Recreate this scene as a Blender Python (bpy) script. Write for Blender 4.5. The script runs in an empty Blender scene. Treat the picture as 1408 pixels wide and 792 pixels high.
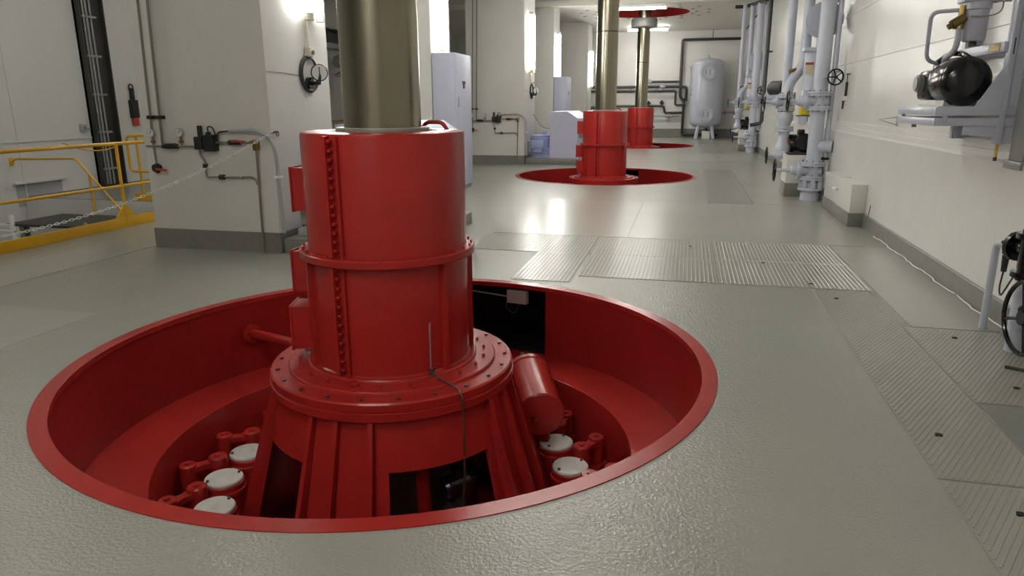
import bpy, bmesh, math, random
from mathutils import Vector, Matrix
random.seed(7)
SC = bpy.context.scene
COL = SC.collection
PI = math.pi

# ------------------------------------------------------------------ camera
F_PX, PITCH, YAW, ROLL, EYE = 970.7, 0.255, -0.2399, -0.0041, 1.65
cam_d = bpy.data.cameras.new('camera'); cam = bpy.data.objects.new('camera', cam_d); COL.objects.link(cam)
cam_d.sensor_width = 36.0; cam_d.lens = F_PX / 1408 * 36.0; cam_d.clip_start = 0.05; cam_d.clip_end = 200
fw = Vector((math.sin(YAW)*math.cos(PITCH), math.cos(YAW)*math.cos(PITCH), -math.sin(PITCH)))
rt = Vector((math.cos(YAW), -math.sin(YAW), 0)); up = rt.cross(fw)
R_ = math.cos(ROLL)*rt + math.sin(ROLL)*up; U_ = -math.sin(ROLL)*rt + math.cos(ROLL)*up
m3 = Matrix((R_, U_, -fw)).transposed()
cam.matrix_world = Matrix.Translation((0, 0, EYE)) @ m3.to_4x4()
SC.camera = cam
# ------------------------------------------------------------------ world, exposure, lamp power
w = bpy.data.worlds.new('world'); SC.world = w; w.use_nodes = True
w.node_tree.nodes['Background'].inputs[0].default_value = (0.9, 0.95, 1, 1)
w.node_tree.nodes['Background'].inputs[1].default_value = 0.02
SC.view_settings.view_transform = 'Standard'; SC.view_settings.look = 'None'
SC.view_settings.gamma = 1.0; SC.view_settings.use_curve_mapping = False
SC.view_settings.exposure = 0.06
TUBE_PILLAR = 52.0      # emission of the tubes on the pillars
TUBE_CEILING = 52.0     # emission of the ceiling tubes

# ------------------------------------------------------------------ dimensions (metres)
SP = 12.64                  # spacing of the three units
UX, UY = -1.888, 4.28       # axis of the first unit
PXC = -1.865                # centre of its pit
R_OUT, R_IN = 2.128, 2.035
XR, XL, YB, YF, ZC = 2.40, -11.9, 37.2, -4.5, 5.05

# ------------------------------------------------------------------ materials
def mat(name, col, rough=0.5, metal=0.0, bump=0.0, bscale=60.0, var=0.0, vscale=3.0, coat=0.0, emit=None, spec=0.5, stretch=None, detail=3.0, rvar=0.0):
    m = bpy.data.materials.new(name); m.use_nodes = True
    nt = m.node_tree; b = nt.nodes['Principled BSDF']
    b.inputs['Base Color'].default_value = (*col, 1); b.inputs['Roughness'].default_value = rough
    b.inputs['Metallic'].default_value = metal
    b.inputs['Specular IOR Level'].default_value = spec
    if coat: b.inputs['Coat Weight'].default_value = coat; b.inputs['Coat Roughness'].default_value = 0.08
    if emit:
        b.inputs['Emission Color'].default_value = (*emit[0], 1); b.inputs['Emission Strength'].default_value = emit[1]
    if bump or var or rvar:
        tc = nt.nodes.new('ShaderNodeTexCoord'); mp = nt.nodes.new('ShaderNodeMapping')
        geo = nt.nodes.new('ShaderNodeNewGeometry')
        nt.links.new(geo.outputs['Position'], mp.inputs['Vector'])
        if stretch: mp.inputs['Scale'].default_value = stretch
    if var:
        n = nt.nodes.new('ShaderNodeTexNoise'); n.inputs['Scale'].default_value = vscale; n.inputs['Detail'].default_value = 5
        nt.links.new(mp.outputs[0], n.inputs['Vector'])
        cr = nt.nodes.new('ShaderNodeMapRange'); cr.inputs['From Min'].default_value = 0.3; cr.inputs['From Max'].default_value = 0.7
        cr.inputs['To Min'].default_value = 1 - var; cr.inputs['To Max'].default_value = 1 + var
        nt.links.new(n.outputs['Fac'], cr.inputs['Value'])
        mx = nt.nodes.new('ShaderNodeVectorMath'); mx.operation = 'SCALE'; mx.inputs[0].default_value = col
        nt.links.new(cr.outputs[0], mx.inputs['Scale']); nt.links.new(mx.outputs[0], b.inputs['Base Color'])
    if rvar:
        n2 = nt.nodes.new('ShaderNodeTexNoise'); n2.inputs['Scale'].default_value = 1.7; n2.inputs['Detail'].default_value = 6
        nt.links.new(mp.outputs[0], n2.inputs['Vector'])
        c2 = nt.nodes.new('ShaderNodeMapRange'); c2.inputs['From Min'].default_value = 0.3; c2.inputs['From Max'].default_value = 0.7
        c2.inputs['To Min'].default_value = rough - rvar; c2.inputs['To Max'].default_value = rough + rvar
        nt.links.new(n2.outputs['Fac'], c2.inputs['Value']); nt.links.new(c2.outputs[0], b.inputs['Roughness'])
    if bump:
        n = nt.nodes.new('ShaderNodeTexNoise'); n.inputs['Scale'].default_value = bscale; n.inputs['Detail'].default_value = detail
        nt.links.new(mp.outputs[0], n.inputs['Vector'])
        bp = nt.nodes.new('ShaderNodeBump'); bp.inputs['Strength'].default_value = bump; bp.inputs['Distance'].default_value = 0.01
        nt.links.new(n.outputs['Fac'], bp.inputs['Height']); nt.links.new(bp.outputs[0], b.inputs['Normal'])
    return m
M = {}
M['floor'] = mat('grey_green_floor_paint', (0.325, 0.33, 0.29), 0.25, bump=0.55, bscale=60, var=0.03, vscale=0.8, detail=2)
M['plate'] = mat('grey_green_plate_paint', (0.35, 0.35, 0.31), 0.26, bump=0.04, bscale=30, var=0.03, vscale=0.8)
M['tread'] = mat('grey_tread_paint', (0.31, 0.31, 0.27), 0.28, bump=0.03, bscale=40, var=0.05, vscale=1.6)
M['plate_mid'] = mat('mid_grey_plate_paint', (0.275, 0.28, 0.25), 0.28, bump=0.04, bscale=30)
M['plate_dark'] = mat('dark_grey_plate_paint', (0.23, 0.235, 0.215), 0.33, bump=0.04, bscale=40)
M['wall'] = mat('warm_white_wall_paint', (0.72, 0.71, 0.68), 0.55, bump=0.12, bscale=9, var=0.03, vscale=1.1)
M['wall_r'] = mat('glossy_white_concrete_paint', (0.71, 0.70, 0.665), 0.28, bump=0.6, bscale=6, var=0.05, vscale=0.9, detail=6)
M['wall_l'] = mat('cool_white_wall_paint', (0.66, 0.66, 0.64), 0.40, bump=0.10, bscale=8, var=0.03, vscale=0.8)
M['ceil'] = mat('white_ceiling_paint', (0.72, 0.70, 0.64), 0.6, bump=0.05, bscale=10)
M['base'] = mat('dark_grey_skirting_paint', (0.19, 0.188, 0.17), 0.42, bump=0.1, bscale=30, var=0.08, vscale=6)
M['red'] = mat('glossy_red_enamel', (0.35, 0.019, 0.016), 0.25, bump=0.05, bscale=35, var=0.05, vscale=5, spec=0.35)
M['red_shaded'] = mat('satin_red_enamel_shaded', (0.26, 0.012, 0.010), 0.34, spec=0.3, bump=0.06, bscale=30, var=0.05, vscale=3)  # darker than the glossy red: shade of the pit walls put into the colour
M['steel'] = None
M['lilac'] = mat('pale_lilac_grey_paint', (0.53, 0.55, 0.64), 0.28, var=0.03, vscale=8)
M['lilac_cab'] = mat('pale_lilac_cabinet_paint', (0.53, 0.55, 0.69), 0.35, var=0.02, vscale=4)
M['blue'] = mat('soft_blue_pump_paint', (0.36, 0.42, 0.70), 0.35)
M['black'] = mat('glossy_black_paint', (0.008, 0.008, 0.009), 0.18)
M['black_m'] = mat('matt_black_rubber', (0.015, 0.015, 0.016), 0.55)
M['dark'] = mat('dark_steel', (0.05, 0.05, 0.045), 0.45, metal=0.3)
M['darkpipe'] = mat('dark_grey_pipe_paint', (0.035, 0.036, 0.034), 0.4)
M['galv'] = mat('galvanised_steel', (0.42, 0.42, 0.40), 0.4, metal=0.7)
M['conduit'] = mat('weathered_steel_pipe', (0.24, 0.23, 0.19), 0.42, metal=0.5)
M['brass'] = mat('old_brass', (0.26, 0.18, 0.07), 0.38, metal=0.85)
M['yellow'] = mat('safety_yellow_paint', (0.70, 0.38, 0.012), 0.34, var=0.06, vscale=6)
M['yellow_b'] = mat('bright_yellow_plastic', (0.80, 0.62, 0.01), 0.4)
M['white'] = mat('white_enamel', (0.78, 0.78, 0.75), 0.35)
M['cream'] = mat('cream_plastic', (0.66, 0.62, 0.48), 0.4)
M['cap'] = mat('white_painted_lid', (0.62, 0.62, 0.58), 0.32, var=0.12, vscale=14)
M['grey'] = mat('mid_grey_metal', (0.26, 0.26, 0.25), 0.42, metal=0.3)
M['grey_l'] = mat('light_grey_plastic', (0.40, 0.41, 0.42), 0.45)
M['glass'] = mat('gauge_glass', (0.75, 0.75, 0.73), 0.08)
M['orange'] = mat('red_orange_plastic', (0.45, 0.05, 0.02), 0.45)
M['rust'] = mat('rusty_wire', (0.10, 0.05, 0.035), 0.5, metal=0.4)
M['bearing'] = mat('dull_grey_bearing_paint', (0.13, 0.12, 0.11), 0.5)
M['void'] = mat('unlit_black_recess', (0.006, 0.006, 0.006), 0.8)  # darkness of the unlit opening is put into the colour
M['green'] = mat('green_valve_paint', (0.02, 0.18, 0.09), 0.4)
M['tube'] = mat('fluorescent_tube_pillar', (1, 1, 1), 0.4, emit=((1.0, 0.985, 0.92), TUBE_PILLAR))
M['tube_c'] = mat('fluorescent_tube_ceiling', (1, 1, 1), 0.4, emit=((1.0, 0.985, 0.92), TUBE_CEILING))
M['lampglass'] = mat('lamp_end_cap', (0.75, 0.72, 0.55), 0.25)
M['sticker'] = mat('cream_sticker', (0.72, 0.66, 0.45), 0.5)
M['sticker_r'] = mat('red_sticker_print', (0.45, 0.06, 0.04), 0.5)
M['sticker_y'] = mat('amber_sticker', (0.55, 0.36, 0.03), 0.45)
def steel_mat():
    m = bpy.data.materials.new('turned_shaft_steel'); m.use_nodes = True; nt = m.node_tree; b = nt.nodes['Principled BSDF']
    b.inputs['Base Color'].default_value = (0.29, 0.262, 0.195, 1); b.inputs['Metallic'].default_value = 1.0; b.inputs['Roughness'].default_value = 0.30
    geo = nt.nodes.new('ShaderNodeNewGeometry'); mp = nt.nodes.new('ShaderNodeMapping'); mp.inputs['Scale'].default_value = (1.0, 1.0, 90.0)
    n = nt.nodes.new('ShaderNodeTexNoise'); n.inputs['Scale'].default_value = 2.0; n.inputs['Detail'].default_value = 4
    nt.links.new(geo.outputs['Position'], mp.inputs[0]); nt.links.new(mp.outputs[0], n.inputs['Vector'])
    r = nt.nodes.new('ShaderNodeMapRange'); r.inputs['To Min'].default_value = 0.17; r.inputs['To Max'].default_value = 0.27
    nt.links.new(n.outputs['Fac'], r.inputs['Value']); nt.links.new(r.outputs[0], b.inputs['Roughness'])
    bp = nt.nodes.new('ShaderNodeBump'); bp.inputs['Strength'].default_value = 0.05; bp.inputs['Distance'].default_value = 0.003
    nt.links.new(n.outputs['Fac'], bp.inputs['Height']); nt.links.new(bp.outputs[0], b.inputs['Normal'])
    return m
M['steel'] = steel_mat()

# ------------------------------------------------------------------ mesh helpers
def V(*a): return Vector(a)
class MB:
    """collects shapes into one mesh"""
    def __init__(s): s.v = []; s.f = []
    def add(s, vs, fs):
        o = len(s.v); s.v += [tuple(p) for p in vs]; s.f += [tuple(i + o for i in f) for f in fs]; return s
    def box(s, x0, x1, y0, y1, z0, z1, bev=0.0):
        if x0 > x1: x0, x1 = x1, x0
        if y0 > y1: y0, y1 = y1, y0
        if z0 > z1: z0, z1 = z1, z0
        if bev <= 0:
            vs = [(x, y, z) for z in (z0, z1) for y in (y0, y1) for x in (x0, x1)]
            return s.add(vs, [(0, 2, 3, 1), (4, 5, 7, 6), (0, 1, 5, 4), (2, 6, 7, 3), (0, 4, 6, 2), (1, 3, 7, 5)])
        b = bmesh.new(); bmesh.ops.create_cube(b, size=1.0)
        for v in b.verts: v.co = Vector(((x0 + x1)/2 + v.co.x*(x1 - x0), (y0 + y1)/2 + v.co.y*(y1 - y0), (z0 + z1)/2 + v.co.z*(z1 - z0)))
        bmesh.ops.bevel(b, geom=b.edges[:], offset=bev, segments=2, profile=0.5, affect='EDGES')
        b.verts.index_update()
        s.add([v.co for v in b.verts], [[v.index for v in f.verts] for f in b.faces]); b.free(); return s
    def obox(s, c, ax, ay, az):
        """oriented box: centre and three half axis vectors"""
        c, ax, ay, az = map(Vector, (c, ax, ay, az))
        vs = [c + i*ax + j*ay + k*az for k in (-1, 1) for j in (-1, 1) for i in (-1, 1)]
        return s.add(vs, [(0, 2, 3, 1), (4, 5, 7, 6), (0, 1, 5, 4), (2, 6, 7, 3), (0, 4, 6, 2), (1, 3, 7, 5)])
    def cyl(s, p0, p1, r, n=16, r2=None, caps=True):
        p0, p1 = Vector(p0), Vector(p1); r2 = r if r2 is None else r2
        d = (p1 - p0).normalized(); a = d.orthogonal().normalized(); b = d.cross(a)
        vs = []
        for p, rr in ((p0, r), (p1, r2)):
            for i in range(n):
                t = 2*PI*i/n; vs.append(p + rr*(math.cos(t)*a + math.sin(t)*b))
        fs = [(i, (i+1) % n, n + (i+1) % n, n + i) for i in range(n)]
        if caps: fs += [tuple(range(n-1, -1, -1)), tuple(range(n, 2*n))]
        return s.add(vs, fs)
    def revolve(s, prof, o=(0, 0, 0), axis=(0, 0, 1), n=32, a0=0.0, a1=2*PI):
        """open profile [(r, h)] turned about an axis through o"""
        o = Vector(o); d = Vector(axis).normalized()
        if abs(d.z) > 0.999: a = Vector((1, 0, 0)); b = Vector((0, 1, 0)) if d.z > 0 else Vector((0, -1, 0))
        else: a = d.orthogonal().normalized(); b = d.cross(a)
        full = abs(a1 - a0 - 2*PI) < 1e-6; k = n if full else n + 1; vs = []
        for i in range(k):
            t = a0 + (a1 - a0)*i/n
            for r, h in prof: vs.append(o + d*h + r*(math.cos(t)*a + math.sin(t)*b))
        m_ = len(prof); fs = []
        for i in range(n):
            j = (i+1) % k
            for q in range(m_ - 1): fs.append((i*m_ + q, j*m_ + q, j*m_ + q + 1, i*m_ + q + 1))
        s.add(vs, fs); return s
    def sector(s, prof, th, o, a0, a1, n):
        """solid piece of a shell: outer profile [(r, z)] bottom to top, thickness inwards"""
        o = Vector(o); outer = list(prof); inner = [(r - th, z) for r, z in prof][::-1]; loop = outer + inner; k = len(loop); vs = []
        for i in range(n + 1):
            t = a0 + (a1 - a0)*i/n
            for r, z in loop: vs.append(o + Vector((r*math.cos(t), r*math.sin(t), z)))
        fs = []
        for i in range(n):
            for q in range(k): fs.append((i*k + q, (i+1)*k + q, (i+1)*k + (q+1) % k, i*k + (q+1) % k))
        fs += [tuple(range(k)), tuple(n*k + q for q in range(k-1, -1, -1))]
        return s.add(vs, fs)
    def tube(s, pts, r, n=10, fil=0.0, closed=False):
        pts = [Vector(p) for p in pts]
        if fil > 0 and len(pts) > 2:
            q = [pts[0]]
            for i in range(1, len(pts)-1):
                A, B_, C = pts[i-1], pts[i], pts[i+1]; d1 = A - B_; d2 = C - B_
                f = min(fil, d1.length*0.49, d2.length*0.49); a = B_ + d1.normalized()*f; c = B_ + d2.normalized()*f
                for k in range(6):
                    t = k/5; q.append((1-t)**2*a + 2*t*(1-t)*B_ + t*t*c)
            q.append(pts[-1]); pts = q
        N = len(pts); dirs = []
        for i in range(N):
            if closed: d = pts[(i+1) % N] - pts[i-1]
            else: d = pts[min(i+1, N-1)] - pts[max(i-1, 0)]
            dirs.append(d.normalized())
        a = dirs[0].orthogonal().normalized(); vs = []
        for i in range(N):
            a = (a - dirs[i]*a.dot(dirs[i]))
            if a.length < 1e-6: a = dirs[i].orthogonal()
            a.normalize(); b = dirs[i].cross(a)
            for k in range(n):
                t = 2*PI*k/n; vs.append(pts[i] + r*(math.cos(t)*a + math.sin(t)*b))
        fs = []
        for i in range(N if closed else N-1):
            j = (i+1) % N
            for k in range(n): fs.append((i*n + k, i*n + (k+1) % n, j*n + (k+1) % n, j*n + k))
        if not closed: fs += [tuple(range(n-1, -1, -1)), tuple((N-1)*n + k for k in range(n))]
        return s.add(vs, fs)
    def torus(s, c, axis, R, r, n=28, k=8):
        c = Vector(c); d = Vector(axis).normalized(); a = d.orthogonal().normalized(); b = d.cross(a)
        return s.tube([c + R*(math.cos(2*PI*i/n)*a + math.sin(2*PI*i/n)*b) for i in range(n)], r, k, closed=True)
    def prism(s, poly, h0, h1, axis='z'):
        """polygon extruded along an axis; poly in the other two axes (xy, xz or yz order)"""
        def P(u, v, h): return {'z': (u, v, h), 'y': (u, h, v), 'x': (h, u, v)}[axis]
        n = len(poly); vs = [P(u, v, h0) for u, v in poly] + [P(u, v, h1) for u, v in poly]
        fs = [tuple(range(n-1, -1, -1)), tuple(range(n, 2*n))] + [(i, (i+1) % n, n + (i+1) % n, n + i) for i in range(n)]
        return s.add(vs, fs)
    def build(s, name, m, parent=None, ang=35, loc=None):
        me = bpy.data.meshes.new(name); me.from_pydata(s.v, [], s.f); me.validate()
        b = bmesh.new(); b.from_mesh(me); bmesh.ops.recalc_face_normals(b, faces=b.faces[:]); b.to_mesh(me); b.free()
        me.polygons.foreach_set('use_smooth', [True]*len(me.polygons)); me.set_sharp_from_angle(angle=math.radians(ang))
        me.materials.append(M[m] if isinstance(m, str) else m)
        o = bpy.data.objects.new(name, me); COL.objects.link(o)
        if parent is not None: o.parent = parent
        if loc is not None: o.location = loc
        return o
def tag(o, label, cat, group=None):
    o['label'] = label; o['category'] = cat
    if group: o['group'] = group
    return o
def thing(name, label, cat, loc=(0, 0, 0), group=None, rz=0.0):
    o = bpy.data.objects.new(name, None); COL.objects.link(o); o.empty_display_size = 0.1
    o.location = loc; o.rotation_euler = (0, 0, rz); return tag(o, label, cat, group)
def struct(o): o['kind'] = 'structure'; return o
def kids(o): return [c for c in COL.objects if c.parent == o]
def dup(o, loc=None, label=None, rz=None, parent=None, skip=()):
    ch = kids(o); c = o.copy(); COL.objects.link(c)
    if parent is not None: c.parent = parent
    if loc is not None: c.location = loc
    if rz is not None: c.rotation_euler = (0, 0, rz)
    if label: c['label'] = label
    for k in ch:
        if k.name.split('.')[0] in skip: continue
        dup(k, parent=c)
    return c
def pol(r, deg, z=0.0): t = math.radians(deg); return Vector((r*math.cos(t), r*math.sin(t), z))
def flange(mb, c, ax, r, t, n=24):
    c = Vector(c); ax = Vector(ax).normalized(); return mb.cyl(c - ax*t/2, c + ax*t/2, r, n)
def bolts_on(mb, c, ax, R, k, r=0.012, h=0.02, ph=0.0):
    c = Vector(c); d = Vector(ax).normalized(); a = d.orthogonal().normalized(); b = d.cross(a)
    for i in range(k):
        t = 2*PI*i/k + ph; p = c + R*(math.cos(t)*a + math.sin(t)*b); mb.cyl(p - d*h/2, p + d*h/2, r, 6)

# ================================================================== SETTING
UNITS = [(PXC, UY + SP*k) for k in range(3)]
NSEG = 96
def sheet_with_holes(x0, x1, y0, y1, circles, rects, z):
    """flat sheet with round and square openings, quads only"""
    mb = MB(); sq = 2.45
    holes = list(rects) + [(cx - sq, cx + sq, cy - sq, cy + sq) for cx, cy, r in circles]
    xs = sorted({x0, x1, *[h[0] for h in holes], *[h[1] for h in holes]}); ys = sorted({y0, y1, *[h[2] for h in holes], *[h[3] for h in holes]})
    xs = [x for x in xs if x0 <= x <= x1]; ys = [y for y in ys if y0 <= y <= y1]
    for i in range(len(xs)-1):
        for j in range(len(ys)-1):
            cx, cy = (xs[i]+xs[i+1])/2, (ys[j]+ys[j+1])/2
            if any(h[0] < cx < h[1] and h[2] < cy < h[3] for h in holes): continue
            mb.add([(xs[i], ys[j], z), (xs[i+1], ys[j], z), (xs[i+1], ys[j+1], z), (xs[i], ys[j+1], z)], [(0, 1, 2, 3)])
    for cx, cy, r in circles:
        vs = []
        for i in range(NSEG):
            t = 2*PI*i/NSEG; c, s_ = math.cos(t), math.sin(t); k = sq/max(abs(c), abs(s_))
            vs += [(cx + r*c, cy + r*s_, z), (cx + k*c, cy + k*s_, z)]
        mb.add(vs, [(2*i, 2*i+1, 2*((i+1) % NSEG)+1, 2*((i+1) % NSEG)) for i in range(NSEG)])
    return mb
STAIR = (XL, -7.66, 3.0, 10.6)
fl = sheet_with_holes(XL, XR, YF, YB, [(x, y, R_OUT) for x, y in UNITS], [STAIR], 0.0).build('floor', 'floor'); struct(fl)
# stairwell walls under the floor edge and the lower floor
mb = MB(); mb.box(-7.66, -7.60, 3.0, 10.6, -2.6, -0.002); mb.box(XL, -7.6, 10.6, 10.66, -2.6, -0.002); mb.box(XL, -7.6, 2.94, 3.0, -2.6, -0.002); mb.box(XL, XL + 0.01, 3.0, 10.6, -2.6, -0.9)
struct(mb.build('wall_stairwell', 'wall_l'))
struct(MB().box(XL, -7.6, 3.0, 10.6, -2.7, -2.6).build('floor_lower', 'plate_dark'))

# painted floor plates: children of the floor, each with its own edges
def plate(x0, x1, y0, y1, m='plate', h=0.004, g=0.006):
    return MB().box(x0 + g, x1 - g, y0 + g, y1 - g, -0.01, h, 0).build('floor_plate', m, fl)
def tread(x0, x1, y0, y1, ang, pitch=0.040, rw=1.0, h=0.004, g=0.004, m='tread'):
    """ribbed plate with bars at an angle, clipped to the plate"""
    x0 += g; x1 -= g; y0 += g; y1 -= g
    mb = MB().box(x0, x1, y0, y1, -0.01, h)
    d = Vector((math.cos(ang), math.sin(ang))); nrm = Vector((-d.y, d.x)); cs = [Vector(p).dot(nrm) for p in ((x0, y0), (x1, y0), (x0, y1), (x1, y1))]
    k = math.ceil(min(cs)/pitch)
    while k*pitch < max(cs):
        base = nrm*(k*pitch); t0, t1 = -1e9, 1e9
        for o_, dd, lo, hi in ((base.x, d.x, x0+0.012, x1-0.012), (base.y, d.y, y0+0.012, y1-0.012)):
            if abs(dd) < 1e-9:
                if not lo <= o_ <= hi: t0, t1 = 1, 0
            else:
                a, b = (lo - o_)/dd, (hi - o_)/dd; t0, t1 = max(t0, min(a, b)), min(t1, max(a, b))
        if t1 - t0 > 0.02:
            c = base + d*((t0+t1)/2); L = (t1 - t0)/2; w0, w1 = 0.0085*rw, 0.0045*rw
            vs = [(c.x + i*L*d.x + j*nrm.x, c.y + i*L*d.y + j*nrm.y, z) for i in (-1, 1) for j, z in ((-w0, h), (-w1, h+0.0034*rw), (w1, h+0.0034*rw), (w0, h))]
            mb.add(vs, [(0, 4, 5, 1), (1, 5, 6, 2), (2, 6, 7, 3), (0, 1, 2, 3), (7, 6, 5, 4)])
        k += 1
    return mb.build('floor_plate', m, fl, ang=20)
A90 = PI/2
# cross band of tread plates behind the first pit
for (a, b) in ((-2.45, -1.02), (-1.02, 0.36), (0.36, 1.705)):
    tread(a, b, 7.82, 8.92, A90)
tread(-1.60, -1.02, 6.48, 7.82, A90); tread(-0.98, 0.36, 6.74, 7.82, A90); tread(0.36, 1.705, 6.74, 7.82, A90)
# smooth plates between the units
for (a, b) in ((-2.45, -0.675), (-0.675, 0.76), (0.76, 2.10)):
    plate(a, b, 8.93, 12.42)
plate(1.15, 2.10, 12.45, 18.9, 'plate', 0.003)
plate(0.40, 1.14, 12.45, 18.9, 'plate_mid', 0.002)
plate(-0.2, 0.9, 21.6, 25.2); plate(0.92, 2.1, 21.6, 25.2); plate(-1.8, -0.25, 21.6, 25.2); plate(1.2, 2.1, 25.6, 31.5); plate(0.45, 1.18, 25.3, 31.5, 'plate_mid', 0.002)
# tread plates along the right wall
tread(1.18, 1.655, 3.245, 6.72, math.radians(60), 0.026, 0.66); tread(1.665, 2.30, 4.215, 5.66, math.radians(60), 0.026, 0.66); tread(1.18, 2.30, 1.2, 3.235, math.radians(60), 0.026, 0.66)
plate(1.665, 2.30, 3.245, 4.205, 'plate_dark', 0.006)
plate(1.72, 2.33, 5.68, 8.9, 'plate', 0.003)
for (x, y) in ((1.33, 3.72), (1.42, 3.0), (1.98, 4.5), (1.33, 6.4), (1.95, 5.45), (0.1, 8.5), (0.85, 7.75), (1.42, 2.1), (1.2, 6.9)):
    MB().prism([(x-0.02, y-0.01), (x-0.012, y-0.016), (x+0.012, y-0.016), (x+0.02, y), (x+0.012, y+0.016), (x-0.012, y+0.016)], 0.004, 0.0095).build('lifting_slot', 'void', fl)
plate(-7.0, -4.6, 1.5, 4.6, 'plate', 0.003); plate(-11.88, -6.5, 10.68, 15.0, 'plate_dark', 0.003); plate(-7.0, -6.2, 4.65, 12.0, 'plate', 0.003)

# ceiling with generator openings
ce = sheet_with_holes(XL, XR, YF, YB, [(UX, y, 1.70) for _, y in UNITS], [], ZC).build('ceiling', 'ceil'); struct(ce)
for _, cy in UNITS:
    gl = MB().revolve([(1.70, 0.0), (1.70, 0.45)], (UX, cy, ZC), n=72).build('opening_liner', 'red_shaded', ce)
    MB().cyl((UX, cy, ZC+0.45), (UX, cy, ZC+0.5), 1.75, 48).build('opening_cover', 'grey_l', ce)
    for i in range(16):
        for rr in (1.95, 2.45):
            p = pol(rr, i*22.5 + (11 if rr > 2 else 0)); MB().obox((UX+p.x, cy+p.y, ZC-0.004), (0.06, 0, 0), (0, 0.06, 0), (0, 0, 0.005)).build('anchor_plate', 'dark', ce)
# beams across the ceiling in line with the second pillars
for k in range(-1, 3):
    y0 = 13.1 + SP*k
    if y0 > YF: struct(MB().box(XL+0.01, XR-0.01, y0-0.4, y0-0.2, 4.86, ZC-0.005, 0.01).build('ceiling_beam', 'ceil'))

# walls
struct(MB().box(XL-0.2, XL, YF, YB, -2.6, ZC).build('wall_left', 'wall_l'))
struct(MB().box(XL, XR+0.3, YB, YB+0.2, -0.05, ZC).build('wall_back', 'wall'))
struct(MB().box(XL, XR+0.3, YF-0.2, YF, -0.05, ZC).build('wall_front', 'wall'))
mb = MB()
# right wall: lower course proud of the upper ones, a rough sloping ledge between
mb.prism([(XR, -0.05), (XR, 1.19), (XR+0.02, 1.215), (XR+0.024, 1.27), (XR+0.04, 1.275), (XR+0.044, 1.345), (XR+0.06, 1.35), (XR+0.06, 2.247), (XR+0.067, 2.25), (XR+0.067, 2.256), (XR+0.058, 2.26), (XR+0.058, 3.0), (XR+0.064, 3.004), (XR+0.064, 3.012), (XR+0.055, 3.016), (XR+0.055, ZC), (XR+0.3, ZC), (XR+0.3, -0.05)], YF, YB, 'y')
wr = struct(mb.build('wall_right', 'wall_r', ang=20))
# baseboards
bb = MB().prism([(XR-0.022, 0.0), (XR-0.022, 0.175), (XR-0.012, 0.185), (XR+0.0, 0.185), (XR+0.0, 0.0)], YF, YB, 'y').build('baseboard_right', 'base'); struct(bb)
pts = [V(XR-0.035 + 0.012*math.sin(i*0.9) + 0.008*math.sin(i*2.3), 5.7 + i*0.12, 0.008) for i in range(34)]
MB().tube(pts, 0.006, 6).build('sealant_bead', 'white', bb)
struct(MB().box(XL, XR, YB-0.015, YB, 0, 0.42).build('baseboard_back', 'base'))
struct(MB().box(XL, XL+0.02, 10.66, YB, 0, 0.02).build('baseboard_left', 'base'))
# recess, joint strips on the left wall
mb = MB(); mb.box(XL, XL+0.004, 10.45, 11.45, -0.16, 0.26)
struct(mb.build('trim_1', 'grey_l'))
struct(MB().box(XL, XL+0.09, 10.4, 11.5, 0.26, 0.30).build('trim_2', 'wall_l'))
struct(MB().box(XL, XL+0.012, 10.64, 10.66, 0.0, ZC).build('trim_3', 'wall_l'))
struct(MB().box(XL, XL+0.02, YF, YB, 1.0, 1.03).build('trim_4', 'wall_l'))

# pillars: two per bay on the left side
def pillar(x0, x1, y0, y1):
    p = struct(MB().box(x0, x1, y0, y1, 0, ZC, 0.012).build('pillar', 'wall'))
    mb = MB(); e = 0.012; h = 0.235
    mb.box(x0-e, x1+e, y0-e, y0, 0, h); mb.box(x1, x1+e, y0, y1+e, 0, h); mb.box(x0-e, x0, y0, y1+e, 0, h); mb.box(x0, x1, y1, y1+e, 0, h)
    mb.build('baseboard', 'base', p); return p
AX0, AX1, AY0, AY1 = -6.12, -4.46, 7.10, 8.52
BX0, BX1, BY0, BY1 = -6.4, -4.75, 13.1, 14.25
for k in range(3):
    pillar(AX0, AX1, AY0 + SP*k, AY1 + SP*k)
    if k < 2: pillar(BX0, BX1, BY0 + SP*k, BY1 + SP*k)

# ================================================================== LAMPS
def pillar_lamp(x, y, z0, z1, label):
    t = thing('wall_lamp', label, 'lamp', (x, y, z0), 'fluorescent wall lamps on the pillars'); L = z1 - z0
    MB().box(0, 0.045, -0.07, 0.07, 0, L, 0.006).build('lamp_body', 'white', t)
    for s in (-1, 1):
        MB().cyl((0.09, s*0.13, 0.07), (0.09, s*0.13, L-0.07), 0.045, 16).build('tube', 'tube', t)
        for z in (0.03, L-0.03): MB().cyl((0.09, s*0.13, z-0.04), (0.09, s*0.13, z+0.04), 0.052, 14).build('end_cap', 'lampglass', t)
    for z in (0.10, L-0.10): MB().box(0.03, 0.085, -0.14, 0.14, z-0.012, z+0.012).build('bracket', 'white', t)
    return t
pillar_lamp(AX1, 8.10, 2.62, 4.15, 'twin tube wall lamp above the black dial gauge on the nearest pillar')
pillar_lamp(BX1, 13.62, 2.62, 4.15, 'bright twin tube wall lamp above the tall cabinet beside the near shaft')
pillar_lamp(AX1, 20.4, 2.52, 4.10, 'twin tube wall lamp on pillar above the blue pump')
pillar_lamp(BX1, 26.3, 2.52, 4.10, 'twin tube wall lamp above the far tall cabinet')
pillar_lamp(AX1, 33.1, 2.35, 3.95, 'farthest twin tube wall lamp near the back wall pipes')
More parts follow.
